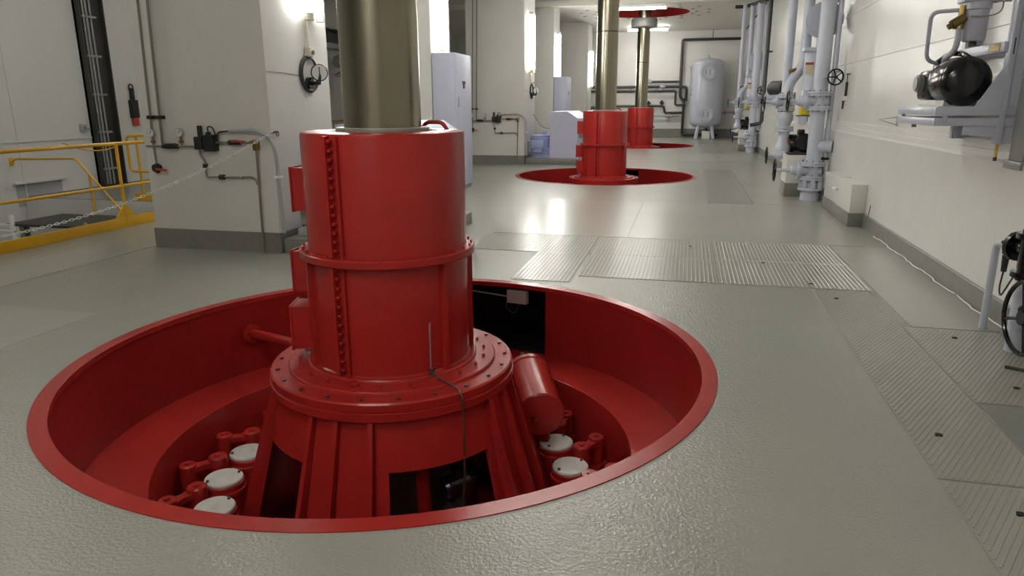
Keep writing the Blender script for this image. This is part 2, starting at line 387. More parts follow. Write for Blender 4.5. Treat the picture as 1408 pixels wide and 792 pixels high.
def ceiling_lamp(x0, x1, y, label, vertical=False, n=2):
    t = thing('ceiling_lamp', label, 'lamp', ((x0+x1)/2, y, ZC), 'fluorescent ceiling lamps'); h = (x1-x0)/2
    if vertical: t.rotation_euler = (0, 0, PI/2)
    MB().box(-h, h, -0.10, 0.10, -0.10, -0.001, 0.008).build('lamp_body', 'white', t)
    for s in (-1, 1): MB().cyl((-h+0.05, s*0.065, -0.135), (h-0.05, s*0.065, -0.135), 0.032, 12).build('tube', 'tube_c', t)
    mb = MB()
    for x in (-h+0.03, h-0.03): mb.box(x-0.03, x+0.03, -0.10, 0.10, -0.17, -0.10, 0.006)
    mb.build('end_cap', 'white', t); return t
ceiling_lamp(-3.1, -0.95, 27.1, 'long bright ceiling tube lamp in front of the red ceiling ring')
ceiling_lamp(-3.0, -1.1, 34.9, 'short ceiling tube lamp behind the farthest steel shaft')
for k, (y, n) in enumerate(((-2.9, 'behind the photographer'), (0.9, 'over the photographer'), (9.7, 'above the tread plates'), (14.36, 'in front of the second shaft'), (22.3, 'behind the second shaft'))):
    ceiling_lamp(-3.1, -0.75, y, 'ceiling tube lamp ' + n)
for y, n in ((6.0, 'above the stairwell'), (12.0, 'behind the nearest pillar')):
    ceiling_lamp(-9.6, -8.0, y, 'aisle ceiling tube lamp ' + n)

# ================================================================== TURBINE UNITS
def make_liner(cx, cy, label):
    t = thing('pit_liner', label, 'pit liner', (cx, cy, 0), 'red turbine pit liners')
    MB().revolve([(R_OUT, -0.03), (R_OUT, 0.0055), (R_IN+0.001, 0.0055), (R_IN, 0.0045), (R_IN, -0.035), (R_IN+0.02, -0.035)], n=128).build('rim', 'red', t)
    d0, d1 = math.radians(71), math.radians(112)      # access opening in the wall
    MB().sector([(R_IN+0.03, -0.665), (R_IN+0.03, -0.03)], 0.022, (0, 0, 0), d1, d0 + 2*PI, 110).build('wall', 'red_shaded', t)
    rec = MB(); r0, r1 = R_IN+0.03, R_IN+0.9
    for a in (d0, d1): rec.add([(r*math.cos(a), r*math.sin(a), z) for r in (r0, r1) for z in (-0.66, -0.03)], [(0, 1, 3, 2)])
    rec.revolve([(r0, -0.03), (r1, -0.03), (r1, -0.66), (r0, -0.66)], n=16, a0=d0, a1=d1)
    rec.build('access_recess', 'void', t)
    MB().revolve([(R_IN+0.03, -0.66), (1.620, -0.66), (1.615, -0.666), (1.615, -1.46)], n=112).build('ledge', 'red', t)
    MB().revolve([(1.62, -1.45), (0.25, -1.45)], n=64).build('pit_floor', 'red_shaded', t)
    return t
liner = make_liner(PXC, UY, 'red painted turbine pit liner nearest the camera')
box = thing('junction_box', 'grey junction box with cable in the black opening of the near pit', 'junction box', (PXC, UY, 0))
pa, pb = pol(2.06, 84, -0.15), pol(2.06, 73.5, -0.15); md = (pa+pb)/2; ud = (pb-pa).normalized(); nd = V(-ud.y, ud.x, 0)
MB().obox(md + V(0, 0, 0.03) - ud*0.02, ud*0.10, nd*0.03, V(0, 0, 0.062)).build('box_body', 'grey_l', box)
MB().tube([md - ud*0.10, md - ud*0.16 + V(0, 0, -0.08), md - ud*0.06 + V(0, 0, -0.16), md + V(0, 0, -0.03)], 0.007, 8, 0.06).build('cable', 'dark', box)
MB().tube([md - ud*0.62 + V(0, 0, 0.04), md - ud*0.11 + V(0, 0, 0.02)], 0.008, 8).build('conduit', 'galv', box)

SEAM = -102.5
def make_housing(label):
    t = thing('turbine_housing', label, 'turbine housing', (UX, UY, 0), 'red turbine housings')
    RC, RL = 0.515, 0.52
    # upper cover with slightly rounded top
    c = MB().revolve([(0.255, 1.482), (0.30, 1.490), (RC-0.02, 1.490), (RC-0.004, 1.484), (RC, 1.468), (RC, 0.758), (RC-0.02, 0.758)], n=96).build('upper_cover', 'red', t)
    seam_bars(c, RC, 0.775, 1.475, 13)
    MB().revolve([(0.242, 1.47), (0.242, 1.512), (0.29, 1.512), (0.295, 1.505), (0.295, 1.485)], n=64).build('shaft_seal', 'grey', c)
    hd = MB().tube([pol(0.36, 70, 1.48), pol(0.38, 64, 1.535), pol(0.42, 45, 1.535), pol(0.43, 36, 1.48)], 0.014, 8, 0.05); hd.build('lifting_handle', 'red', c)
    fm = MB().revolve([(RL-0.02, 0.706), (0.566, 0.706), (0.572, 0.712), (0.572, 0.752), (0.566, 0.758), (RC-0.01, 0.758)], n=96).build('middle_flange', 'red', t)
    b = MB()
    bolts_on(b, (0, 0, 0.764), (0, 0, 1), 0.545, 28, 0.009, 0.016); b.build('bolt_ring', 'red', fm)['kind'] = 'stuff'
    lo = MB().revolve([(RL, 0.73), (RL, 0.02), (RL+0.02, 0.005)], n=96).build('lower_cylinder', 'red', t)
    seam_bars(lo, RL, 0.02, 0.72, 12)
    for a in (-135, -28.7, 25, 77+52, 168):
        e = pol(1, a); tt = V(-e.y, e.x, 0)
        MB().obox(e*(RL+0.012) + V(0, 0, 0.372), e*0.022, tt*0.014, V(0, 0, 0.357)).build('stiffener_rib', 'red', lo)
    # base flanges
    fb = MB().revolve([(RL, 0.012), (0.56, 0.012), (0.568, 0.004), (0.57, -0.008), (0.69, -0.010), (0.697, -0.016), (0.70, -0.030), (0.806, -0.032), (0.816, -0.042), (0.816, -0.088), (0.810, -0.092)], n=112).build('base_flange', 'red', t)
    MB().revolve([(0.810, -0.091), (0.822, -0.096), (0.822, -0.145), (0.815, -0.152), (0.74, -0.152)], n=112).build('support_flange', 'red', t)
    b = MB(); bolts_on(b, (0, 0, -0.026), (0, 0, 1), 0.765, 22, 0.013, 0.010, 0.08); b.build('socket_screw_ring', 'rust', fb)['kind'] = 'stuff'
    b = MB(); bolts_on(b, (0, 0, 0.0), (0, 0, 1), 0.625, 22, 0.010, 0.020, 0.2); b.build('bolt_ring', 'red', fb)['kind'] = 'stuff'
    for a, m in ((-88, 'red'), (57, 'grey')):
        p = pol(0.655, a, 0); mb = MB().cyl(p + V(0, 0, -0.012), p + V(0, 0, 0.004), 0.038, 16).cyl(p + V(0, 0, 0.002), p + V(0, 0, 0.03), 0.026, 6).cyl(p + V(0, 0, 0.03), p + V(0, 0, 0.045), 0.016, 10)
        mb.build('bolt', m, fb)
    # conical support with window openings and gusset ribs
    def rz(z): return 0.77 + max(0, -0.15 - z)*0.25
    sup = MB().sector([(rz(-0.46), -0.46), (rz(-0.15), -0.15)], 0.03, (0, 0, 0), 0, 2*PI, 96).build('support_skirt', 'red', t)
    wins = [(-70.5, -25), (-150, -109), (110, 150)]
    edges = sorted(wins); a = edges[0][1]
    for i, wn in enumerate(edges):
        nx = edges[(i+1) % len(edges)]; s0 = wn[1]; s1 = nx[0] if nx[0] > s0 else nx[0] + 360
        MB().sector([(rz(-1.45), -1.45), (rz(-0.46), -0.46)], 0.03, (0, 0, 0), math.radians(s0), math.radians(s1), max(3, int((s1-s0)/4))).build('support_panel', 'red', sup)
    def gusset(a, out0=0.045, out1=0.15, th=0.016):
        e = pol(1, a); tt = V(-e.y, e.x, 0)*th; vs = []
        for s in (-1, 1):
            for r, z in ((rz(-0.15)-0.01, -0.152), (rz(-0.15)+out0, -0.152), (rz(-1.45)+out1, -1.45), (rz(-1.45)-0.01, -1.45)): vs.append(e*r + V(0, 0, z) + tt*s)
        MB().add(vs, [(3, 2, 1, 0), (4, 5, 6, 7), (0, 1, 5, 4), (1, 2, 6, 5), (2, 3, 7, 6), (3, 0, 4, 7)]).build('gusset_rib', 'red', sup)
    for a in (-105, -92.5, -77.5, -20, -6, 8, 20, -154, -168, 172, 155, 80, 104): gusset(a, 0.042, 0.10)
    # shaft guide bearing seen through the windows
    MB().revolve([(0.27, -0.5), (0.45, -0.5), (0.46, -0.52), (0.46, -0.95), (0.56, -0.96), (0.56, -1.45)], n=48).build('guide_bearing', 'bearing', t)
    # boxes on the left flank
    for a, z0, z1, rr, wd, m in ((180, 0.97, 1.25, 0.625, 0.09, 'red'), (182, 0.43, 0.70, 0.65, 0.10, 'red'), (196, 0.07, 0.36, 0.645, 0.11, 'red')):
        e = pol(1, a); tt = V(-e.y, e.x, 0); c = e*(rr/2 + 0.25)
        bo = MB().obox(c + V(0, 0, (z0+z1)/2), e*((rr-0.48)/2), tt*wd, V(0, 0, (z1-z0)/2)).build('terminal_box', m, t)
        MB().obox(e*(rr+0.006) + V(0, 0, (z0+z1)/2), e*0.006, tt*(wd+0.008), V(0, 0, (z1-z0)/2+0.008)).build('lid', m, bo)
    e = pol(1, 196); MB().cyl(e*0.57 + V(0, 0, 0.02), e*0.57 + V(0, 0, 0.09), 0.025, 12).build('cable_gland', 'galv', t)
    MB().obox(pol(0.57, 180, 0.92), V(0.04, 0, 0), V(0, 0.04, 0), V(0, 0, 0.05)).build('cable_gland', 'grey', t)
    return t
def seam_bars(par, r, z0, z1, k):
    for base in (SEAM, SEAM + 180):
        for da, th in ((-2.0, 0.013), (6.0, 0.004)):
            e = pol(1, base + da); tt = V(-e.y, e.x, 0)
            out = 0.036 if da < 0 else 0.024  # second bar added to keep the bolt channel in shadow
            MB().obox(e*(r + out/2) + V(0, 0, (z0+z1)/2), e*(out/2 + 0.004), tt*th, V(0, 0, (z1-z0)/2)).build('seam_bar', 'red', par)
        mb = MB()
        for i in range(k):
            z = z0 + 0.03 + (z1 - z0 - 0.06)*i/(k-1); p = pol(r + 0.018, base - 0.5, z); e = pol(1, base); tt = V(-e.y, e.x, 0)
            mb.cyl(p - tt*0.004, p + tt*0.024, 0.011, 6)
        mb.build('bolt_row', 'red', par)['kind'] = 'stuff'
housing = make_housing('large red turbine housing nearest the camera')
def make_shaft(label):
    t = thing('turbine_shaft', label, 'shaft', (UX, UY, 0), 'vertical steel turbine shafts')
    MB().cyl((0, 0, -1.4), (0, 0, 3.205), 0.243, 72).build('lower_shaft', 'steel', t)
    MB().cyl((0, 0, 3.20), (0, 0, 3.235), 0.237, 72).build('joint_groove', 'dark', t)
    MB().cyl((0, 0, 3.23), (0, 0, 5.40), 0.243, 72).build('upper_shaft', 'steel', t)
    MB().revolve([(0.243, 4.48), (0.44, 4.50), (0.49, 4.52), (0.50, 4.55), (0.50, 4.80), (0.48, 4.83), (0.243, 4.84)], n=64).build('coupling_flange', 'grey', t)
    return t
shaft = make_shaft('brushed steel shaft rising out of the nearest red housing')
dup(liner, (PXC, UY+SP, 0), 'red turbine pit liner around the middle unit')
dup(liner, (PXC, UY+2*SP, 0), 'red turbine pit liner of the farthest unit')
dup(housing, (UX, UY+SP, 0), 'middle red turbine housing, second from the camera')
dup(housing, (UX, UY+2*SP, 0), 'farthest red turbine housing, smallest in view')
dup(shaft, (UX, UY+SP, 0), 'steel shaft above the middle red housing')
dup(shaft, (UX, UY+2*SP, 0), 'farthest steel shaft with coupling under the red ceiling ring')

# guide vane drums and links around the near unit
def make_vane(label):
    t = thing('guide_vane_drum', label, 'guide vane drum', (UX, UY, -1.45), 'white-lidded guide vane drums in the near pit')
    d = MB().revolve([(0.140, 0.0), (0.140, 0.44), (0.146, 0.445), (0.146, 0.475), (0.140, 0.48), (0.140, 0.515), (0.128, 0.525), (0.0, 0.525)], (1.24, 0, 0), n=36).build('drum', 'red', t)
    l = MB().revolve([(0.130, 0.520), (0.132, 0.535), (0.126, 0.545), (0.0, 0.545)], (1.24, 0, 0), n=36).build('lid', 'cap', t)
    b = MB()
    for a in (35, 215): p = V(1.24, 0, 0.546) + pol(0.110, a); b.cyl(p - V(0, 0, 0.004), p + V(0, 0, 0.010), 0.011, 8)
    b.build('lid_screw', 'dark', l)
    pB, pA = pol(1.365, 8.5), pol(1.53, 13.5)
    lk = MB(); dd = (pA-pB); L = dd.length; ud = dd.normalized(); nd = V(-ud.y, ud.x, 0)
    lk.add([pB + nd*0.055 + V(0, 0, z) for z in (0.53, 0.57)] + [pB - nd*0.055 + V(0, 0, z) for z in (0.53, 0.57)] + [(pA+pB)/2 + nd*0.030 + V(0, 0, z) for z in (0.53, 0.57)] + [(pA+pB)/2 - nd*0.030 + V(0, 0, z) for z in (0.53, 0.57)] + [pA + nd*0.055 + V(0, 0, z) for z in (0.53, 0.57)] + [pA - nd*0.055 + V(0, 0, z) for z in (0.53, 0.57)],
           [(1, 5, 7, 3), (5, 9, 11, 7), (0, 2, 6, 4), (4, 6, 10, 8), (0, 4, 5, 1), (4, 8, 9, 5), (2, 3, 7, 6), (6, 7, 11, 10), (0, 1, 3, 2), (8, 10, 11, 9)])
    lk.build('link_bar', 'red', t)
    for p, r, z0, z1 in ((pB, 0.066, 0.30, 0.60), (pA, 0.060, 0.38, 0.595)):
        pin = MB().revolve([(r, z0), (r, z1-0.008), (r-0.008, z1), (0, z1)], p, n=24).build('link_pin', 'red', t)
        MB().revolve([(0.022, 0), (0.020, 0.012), (0, 0.014)], p + V(0, 0, z1), n=10).build('grease_cap', 'red', pin)
    q = [pB + nd*0.10 - ud*0.05, pB - nd*0.10 - ud*0.05, pA - nd*0.07 + ud*0.06, pA + nd*0.07 + ud*0.06]
    MB().prism([(p.x, p.y) for p in q], 0.34, 0.375).build('lever_plate', 'red', t)
    return t
NAMES = {0: 'half hidden white-lidded drum lowest on the right under the pit rim', 1: 'white-lidded guide vane drum in the middle of the right group', 2: 'white-lidded guide vane drum beside the red servo cylinder',
         10: 'white-lidded guide vane drum farthest back in the left group', 11: 'white-lidded guide vane drum in the middle of the left group', 12: 'white-lidded guide vane drum nearest the rim in the left group',
         13: 'red guide vane drum under the near rim left of the ribs', 9: 'guide vane drum behind the left leg of the support',
         3: 'guide vane drum under the red servo cylinder', 8: 'guide vane drum at the back left of the near pit'}
vane = None
for k, nm in NAMES.items():
    ang = math.radians(18*k - (1.5 if k < 6 else -0.0))
    if vane is None: vane = make_vane(nm); vane.rotation_euler = (0, 0, ang)
    else: dup(vane, None, nm, ang)
# cable sagging from the pillar to the middle desk
tag(MB().tube([(AX1+0.012, 20.9, 1.36), (-4.2, 20.95, 0.98), (-3.95, 21.0, 0.92), (-3.76, 21.05, 1.05)], 0.012, 6, 0.3).build('sagging_cable', 'grey'), 'thin grey cable sagging from the second pillar to the control desk', 'cable')
# servomotor cylinder
sv = thing('servo_cylinder', 'fat red horizontal servo cylinder right of the near housing', 'servo cylinder', (-0.965, 4.85, -0.63))
ax = V(-0.35, 0.93, 0.10).normalized()
MB().revolve([(0, -0.01), (0.172, -0.01), (0.182, 0.0), (0.182, 0.02), (0.178, 0.025), (0.178, 0.62), (0.187, 0.63), (0.187, 0.68), (0, 0.69)], (0, 0, 0), ax, 40).build('cylinder_body', 'red', sv)
MB().cyl(-ax*0.03 + V(-0.05, 0, -0.03), V(-0.05, 0, -0.03), 0.03, 12).cyl(-ax*0.07 + V(-0.05, 0, -0.03), -ax*0.03 + V(-0.05, 0, -0.03), 0.018, 8).build('drain_plug', 'red_shaded', sv)
MB().cyl(ax*0.69, ax*1.0, 0.05, 16).build('piston_rod', 'steel', sv)
MB().box(-0.12, 0.04, 0.10, 0.20, -0.83, -0.08, 0.01).box(-0.26, -0.10, 0.42, 0.52, -0.83, -0.06, 0.01).build('saddle', 'red_shaded', sv)
# pipe from the pit wall to the base flange
pp = thing('flanged_pipe', 'red flanged pipe from pit wall to the near housing', 'pipe', (PXC, UY, 0))
a0, a1 = pol(2.02, 152.2, -0.30), pol(0.74, 150, -0.20); dr = (a1-a0).normalized()
MB().cyl(a0, a1, 0.042, 20).build('pipe', 'red', pp)
f_ = MB(); flange(f_, a0 + dr*0.02, dr, 0.085, 0.03); bolts_on(f_, a0 + dr*0.04, dr, 0.066, 6, 0.011, 0.025); f_.build('pipe_flange', 'red', pp)
MB().tube([pol(0.95, 152, -0.10), pol(0.86, 158, -0.03), pol(0.72, 165, 0.0), pol(0.64, 180, 0.03)], 0.012, 8, 0.05).build('cable', 'dark', pp)
# sensor rod with wire
sr = thing('sensor_wire', 'thin bent sensor rod and wire hanging over the near base flange', 'sensor wire', (UX, UY, 0))
p0 = pol(0.545, -42, 0.0)
MB().tube([p0 + V(-0.01, 0.04, 0.34), p0 + V(0, 0, 0.32), p0 + V(0, 0, 0.02)], 0.005, 6, 0.03).build('rod', 'galv', sr)
MB().tube([pol(0.56, -42, 0.03), pol(0.66, -40, 0.0), pol(0.80, -38, -0.02), pol(0.835, -38, -0.07), pol(0.84, -38, -0.55), pol(0.80, -40, -1.4)], 0.007, 6, 0.03).build('wire', 'rust', sr)
MB().cyl(pol(0.555, -42, 0.0), pol(0.555, -42, 0.05), 0.016, 8).build('clamp', 'dark', sr)
# oil pumps seen through the window
for i, (a, r, z, lab) in enumerate(((-36, 0.72, -0.70, 'small black oil pump inside the right window of the near support'), (-40, 0.68, -1.05, 'lower black oil pump inside the near support window'))):
    t = thing('oil_pump', lab, 'pump', (UX, UY, 0)); p = pol(r, a, z); e = pol(1, a); tt = V(-e.y, e.x, 0)
    MB().revolve([(0, -0.12), (0.06, -0.12), (0.075, -0.10), (0.075, 0.06), (0.05, 0.08), (0.05, 0.12), (0, 0.12)], p, tt, 20).build('pump_body', 'black', t)
    MB().cyl(p + V(0, 0, 0.05), p + V(0, 0, 0.12), 0.04, 12).build('terminal_cap', 'black', t)
    MB().box(p.x-0.05, p.x+0.05, p.y-0.05, p.y+0.05, -1.45, p.z-0.05).build('pump_stand', 'dark', t)
t = thing('drain_pipe', 'red drain pipe leaning inside the right window of the near support', 'pipe', (UX, UY, 0))
MB().cyl(pol(0.70, -52, -1.45), pol(0.66, -55, -0.42), 0.045, 16).build('pipe', 'red_shaded', t)
t = thing('hose', 'dark hose hanging inside the left opening of the near support', 'hose', (UX, UY, 0))
MB().tube([pol(0.80, -122, -1.40), pol(0.78, -121, -1.0), pol(0.70, -118, -0.8)], 0.014, 8, 0.05).build('hose_line', 'galv', t)

# ================================================================== CONTROL DESKS AND CABINETS
def make_desk(k, lab_p, lab_d):
    y = AY0 + SP*k
    p = tag(MB().box(-4.43, -2.93, y+0.02, y+2.5, 0, 0.17, 0.01).build('plinth', 'base'), lab_p, 'plinth', 'concrete plinths beside the pillars')
    t = thing('control_desk', lab_d, 'cabinet', (-3.75, y+0.12, 0.17), 'lilac control desks')
    MB().prism([(0, 0), (0.78, 0), (0.78, 1.08), (0.50, 1.27), (0, 1.27)], 0, 2.2, 'y').build('desk_body', 'lilac_cab', t)
    for j in range(3):
        d = MB().box(0.78, 0.792, 0.03 + j*0.72, 0.72 + j*0.72, 0.05, 1.05, 0.003).build('door', 'lilac_cab', t)
        MB().box(0.792, 0.805, 0.64 + j*0.72, 0.665 + j*0.72, 0.5, 0.62, 0.003).build('handle', 'black_m', d)
    return t
make_desk(0, 'grey plinth on the floor between the nearest pillar and the near unit', 'lilac control desk mostly hidden behind the near red housing')
make_desk(1, 'grey plinth carrying the blue pump behind the middle unit', 'lilac control desk left of the middle red housing')
def make_cab(k, lab):
    t = thing('tall_cabinet', lab, 'cabinet', (-4.73, 13.09 + SP*k, 0), 'tall lilac switch cabinets')
    MB().box(0, 0.44, 0, 1.04, 0.08, 2.58, 0.008).build('cabinet_body', 'lilac_cab', t)
    MB().box(0.01, 0.42, 0.01, 1.03, 0, 0.08).build('cabinet_base', 'base', t)
    d = MB().box(0.44, 0.455, 0.02, 1.02, 0.12, 2.55, 0.004).build('door', 'lilac_cab', t)
    MB().box(0.455, 0.475, 0.14, 0.17, 1.60, 1.78, 0.004).build('handle', 'galv', d)
    e = MB(); e.box(0.455, 0.458, 0.42, 0.62, 2.02, 2.08); e.box(0.455, 0.458, 0.46, 0.58, 1.94, 2.02); e.build('emblem', 'dark', d)
    return t
make_cab(0, 'tall lilac cabinet with dark emblem just right of the near steel shaft')
make_cab(1, 'far tall lilac cabinet standing behind the middle control desk')
# blue pump set on the second plinth
def blue_pump():
    t = thing('pump_set', 'soft blue tank and pump set beside the middle control desk', 'pump', (-4.10, 20.25, 0.17))
    MB().revolve([(0, 0), (0.27, 0), (0.27, 0.50), (0.29, 0.51), (0.29, 0.55), (0.27, 0.56), (0.27, 0.62), (0, 0.64)], n=36).build('tank', 'blue', t)
    MB().box(-0.20, 0.16, -0.30, -0.22, 0.26, 0.48, 0.02).build('control_box', 'blue', t)
    MB().tube([(-0.18, -0.3, 0.26), (-0.16, -0.33, 0.14), (0.12, -0.33, 0.14), (0.14, -0.3, 0.26)], 0.018, 8, 0.05).build('handle_bar', 'grey', t)
    MB().revolve([(0, -0.2), (0.09, -0.2), (0.11, -0.18), (0.11, 0.22), (0.06, 0.24), (0.06, 0.3), (0, 0.3)], (0.30, 0.05, 0.22), (0, 0, 1), 24).build('motor', 'blue', t)
    MB().revolve([(0, -0.08), (0.12, -0.08), (0.14, -0.05), (0.14, 0.05), (0.12, 0.08), (0, 0.08)], (0.30, -0.08, 0.15), (0, 1, 0), 24).build('pump_casing', 'blue', t)
    MB().box(0.16, 0.42, -0.2, 0.2, 0, 0.05, 0.01).build('foot', 'blue', t)
    MB().cyl((0.1, 0.1, 0.6), (0.1, 0.1, 0.72), 0.09, 18).build('filler_cap', 'blue', t)
    MB().tube([(-0.26, -0.1, 0.12), (-0.33, -0.12, 0.12), (-0.33, -0.12, 0.42), (-0.28, -0.12, 0.42)], 0.015, 8, 0.04).build('sight_pipe', 'grey', t)
    return t
blue_pump()

# ================================================================== FITTINGS ON THE PILLARS
def make_instruments(k, lab):
    """pipes, gauges and valves on the pillar face; local origin on the face at floor level"""
    t = thing('instrument_piping', lab, 'instrument piping', (0, AY0 + SP*k, 0), 'instrument piping on the pillars')
    d = -0.05
    for x, zb in ((-5.955, 1.22), (-5.835, 1.18)):
        q = MB().cyl((x, d, zb), (x + 0.085, d, ZC-0.02), 0.014, 10).build('riser', 'conduit', t)
        MB().box(x-0.035, x+0.045, d-0.02, 0, 1.50, 1.54, 0.006).build('clamp', 'black_m', q)
    MB().tube([(-6.05, d, 1.20), (-5.30, d, 1.20)], 0.014, 10).build('manifold_pipe', 'conduit', t)
    MB().tube([(-5.17, d, 1.245), (-4.63, d, 1.245)], 0.013, 10).build('outlet_pipe', 'conduit', t)
    for x, zz in ((-5.955, 1.345), (-5.58, 1.352)):
        g = MB().revolve([(0, 0.0), (0.048, 0.0), (0.050, 0.006), (0.050, 0.03), (0.046, 0.034)], (x, d, zz), (0, -1, 0), 24).build('gauge', 'galv', t)
        MB().cyl((x, d-0.031, zz), (x, d-0.033, zz), 0.044, 24).build('gauge_face', 'glass', g)
        MB().obox((x+0.008, d-0.034, zz+0.010), V(0.014, 0, 0.018), V(0, 0.001, 0), V(-0.002, 0, 0.0016)).build('gauge_needle', 'black', g)
        MB().cyl((x, d, 1.20), (x, d, zz-0.045), 0.012, 8).box(x-0.02, x+0.02, d-0.018, d+0.018, 1.235, 1.265, 0.003).build('gauge_stem', 'brass', t)
    for x in (-5.73,):
        MB().cyl((x-0.10, d, 1.20), (x+0.10, d, 1.20), 0.028, 14).box(x-0.06, x+0.06, d-0.035, d+0.03, 1.172, 1.232, 0.008).build('ball_valve', 'black_m', t)
    MB().cyl((-5.955, d, 1.19), (-5.945, d, 0.98), 0.012, 8).build('drain_pipe', 'conduit', t)
    v = MB().cyl((-5.945, d-0.04, 0.95), (-5.945, d+0.03, 0.95), 0.045, 14).cyl((-5.945, d, 0.89), (-5.945, d, 1.0), 0.025, 10).build('drain_valve', 'black_m', t)
    MB().obox((-5.86, d-0.04, 0.935), V(0.07, 0, -0.006), V(0, 0.008, 0), V(0, 0, 0.012)).build('lever', 'orange', v)
    # solenoid block
    b = MB().box(-5.36, -5.26, -0.13, -0.005, 1.17, 1.31, 0.006).box(-5.25, -5.13, -0.12, -0.005, 1.15, 1.33, 0.006).cyl((-5.31, -0.07, 1.31), (-5.31, -0.07, 1.43), 0.028, 12).cyl((-5.205, -0.07, 1.33), (-5.205, -0.07, 1.36), 0.03, 12).build('solenoid_block', 'black_m', t)
    MB().tube([(-5.20, -0.07, 1.35), (-5.20, -0.09, 1.42), (-5.13, -0.09, 1.42), (-5.11, -0.06, 1.30)], 0.008, 8, 0.05).build('loop_cable', 'black_m', b)
    MB().tube([(-5.35, d, 1.18), (-5.35, d, 1.10), (-5.30, d, 1.04), (-5.30, d, 0.86), (-5.25, d, 0.86), (-4.72, d, 0.87), (-4.66, d, 0.84), (-4.655, d, 0.78)], 0.012, 8, 0.04).build('lower_pipe', 'conduit', t)
    for x, z in ((-5.30, 0.98),): MB().cyl((x, d, z-0.025), (x, d, z+0.025), 0.030, 12).build('union_nut', 'black_m', t)
    MB().cyl((-5.13, d, 0.862), (-5.07, d, 0.862), 0.030, 12).build('union_nut', 'black_m', t)
    MB().cyl((-4.86, d, 0.866), (-4.84, d, 0.866), 0.020, 10).build('union_nut', 'galv', t)
    # red handled valve and corner fitting
    v = MB().cyl((-4.97, d, 1.245), (-4.82, d, 1.245), 0.026, 12).box(-4.95, -4.87, d-0.03, d+0.03, 1.22, 1.275, 0.006).build('red_valve', 'black_m', t)
    MB().obox((-4.83, d-0.03, 1.262), V(0.09, 0, -0.004), V(0, 0.008, 0), V(0, 0, 0.010)).build('lever', 'orange', v)
    MB().box(-4.66, -4.60, d-0.03, d+0.03, 1.16, 1.28, 0.01).cyl((-4.70, d, 1.245), (-4.66, d, 1.245), 0.025, 8).build('elbow', 'brass', t)
    MB().tube([(-4.63, d, 1.18), (-4.655, d, 0.015)], 0.013, 10).build('down_pipe', 'conduit', t)
    # grey hose bent round to the floor
    MB().tube([(-5.12, d, 1.26), (-5.10, d, 1.36), (-4.95, d, 1.37)], 0.010, 8, 0.05).build('thin_cable', 'black_m', t)
    MB().tube([(-4.95, d, 1.37), (-4.62, d, 1.385), (-4.44, d, 1.30), (-4.39, d, 1.12), (-4.39, d, 0.80), (-4.37, d, 0.25)], 0.021, 10, 0.12).build('grey_hose', 'grey_l', t)
    MB().box(-4.43, -4.34, d-0.03, d+0.03, 0.86, 0.885, 0.004).build('hose_clip', 'white', t)
    return t
ins = make_instruments(0, 'gauges, valves and thin pipes on the face of the nearest pillar')
dup(ins, (0, AY0 + SP, 0), 'gauges, valves and thin pipes on the pillar left of the middle unit')
def make_dial(k, lab):
    t = thing('dial_gauge', lab, 'gauge', (AX1, 8.0 + SP*k, 2.0), 'black dial gauges on the pillars')
    MB().torus((0.022, -0.01, 0.0), (1, 0, 0), 0.20, 0.016, 36, 8).torus((0.03, 0.0, -0.005), (1, 0, 0), 0.19, 0.012, 36, 6).build('cable_coil', 'black_m', t)
    MB().cyl((0, -0.02, -0.10), (0.05, -0.02, -0.10), 0.07, 18).cyl((0.05, -0.02, -0.10), (0.16, -0.02, -0.10), 0.022, 10).build('wall_mount', 'black', t)
    c = V(0.15, 0.0, 0.02); ax = V(0.55, -0.83, 0)
    g = MB().tube([(0.15, -0.02, -0.11), (0.15, 0.01, 0.0)], 0.02, 8).revolve([(0, -0.06), (0.085, -0.06), (0.10, -0.05), (0.10, 0.0), (0.09, 0.01)], c, ax, 28).build('gauge_body', 'black', t)
    MB().cyl(c + ax*0.004, c + ax*0.010, 0.088, 28).build('gauge_face', 'glass', g)
    MB().obox(c + ax*0.013 + V(0, 0, 0.02), V(0.0, 0, 0.045), ax*0.002, ax.cross(V(0, 0, 1)).normalized()*0.005).build('gauge_needle', 'black', g)
    b = MB().box(0, 0.07, -0.05, 0.05, 0.20, 0.31, 0.01).build('socket_box', 'cream', t)
    MB().cyl((0.07, 0.02, 0.25), (0.085, 0.02, 0.25), 0.025, 12).build('socket_plug', 'brass', b)
    MB().tube([(0.02, -0.02, 0.31), (0.02, -0.02, 0.66)], 0.008, 6).tube([(0.02, 0.02, 0.31), (0.02, 0.02, 0.64)], 0.008, 6).build('lamp_cable', 'cream', t)
    MB().tube([(0.01, -0.2, -0.02), (0.01, -0.6, 0.0), (0.01, -0.9, 0.0)], 0.004, 5, 0.1).build('thin_wire', 'dark', t)
    return t
dial = make_dial(0, 'black dial gauge with coiled cable on the nearest pillar')
dup(dial, (AX1, 8.0 + SP, 2.0), 'small black dial gauge with coiled cable on the second pillar')
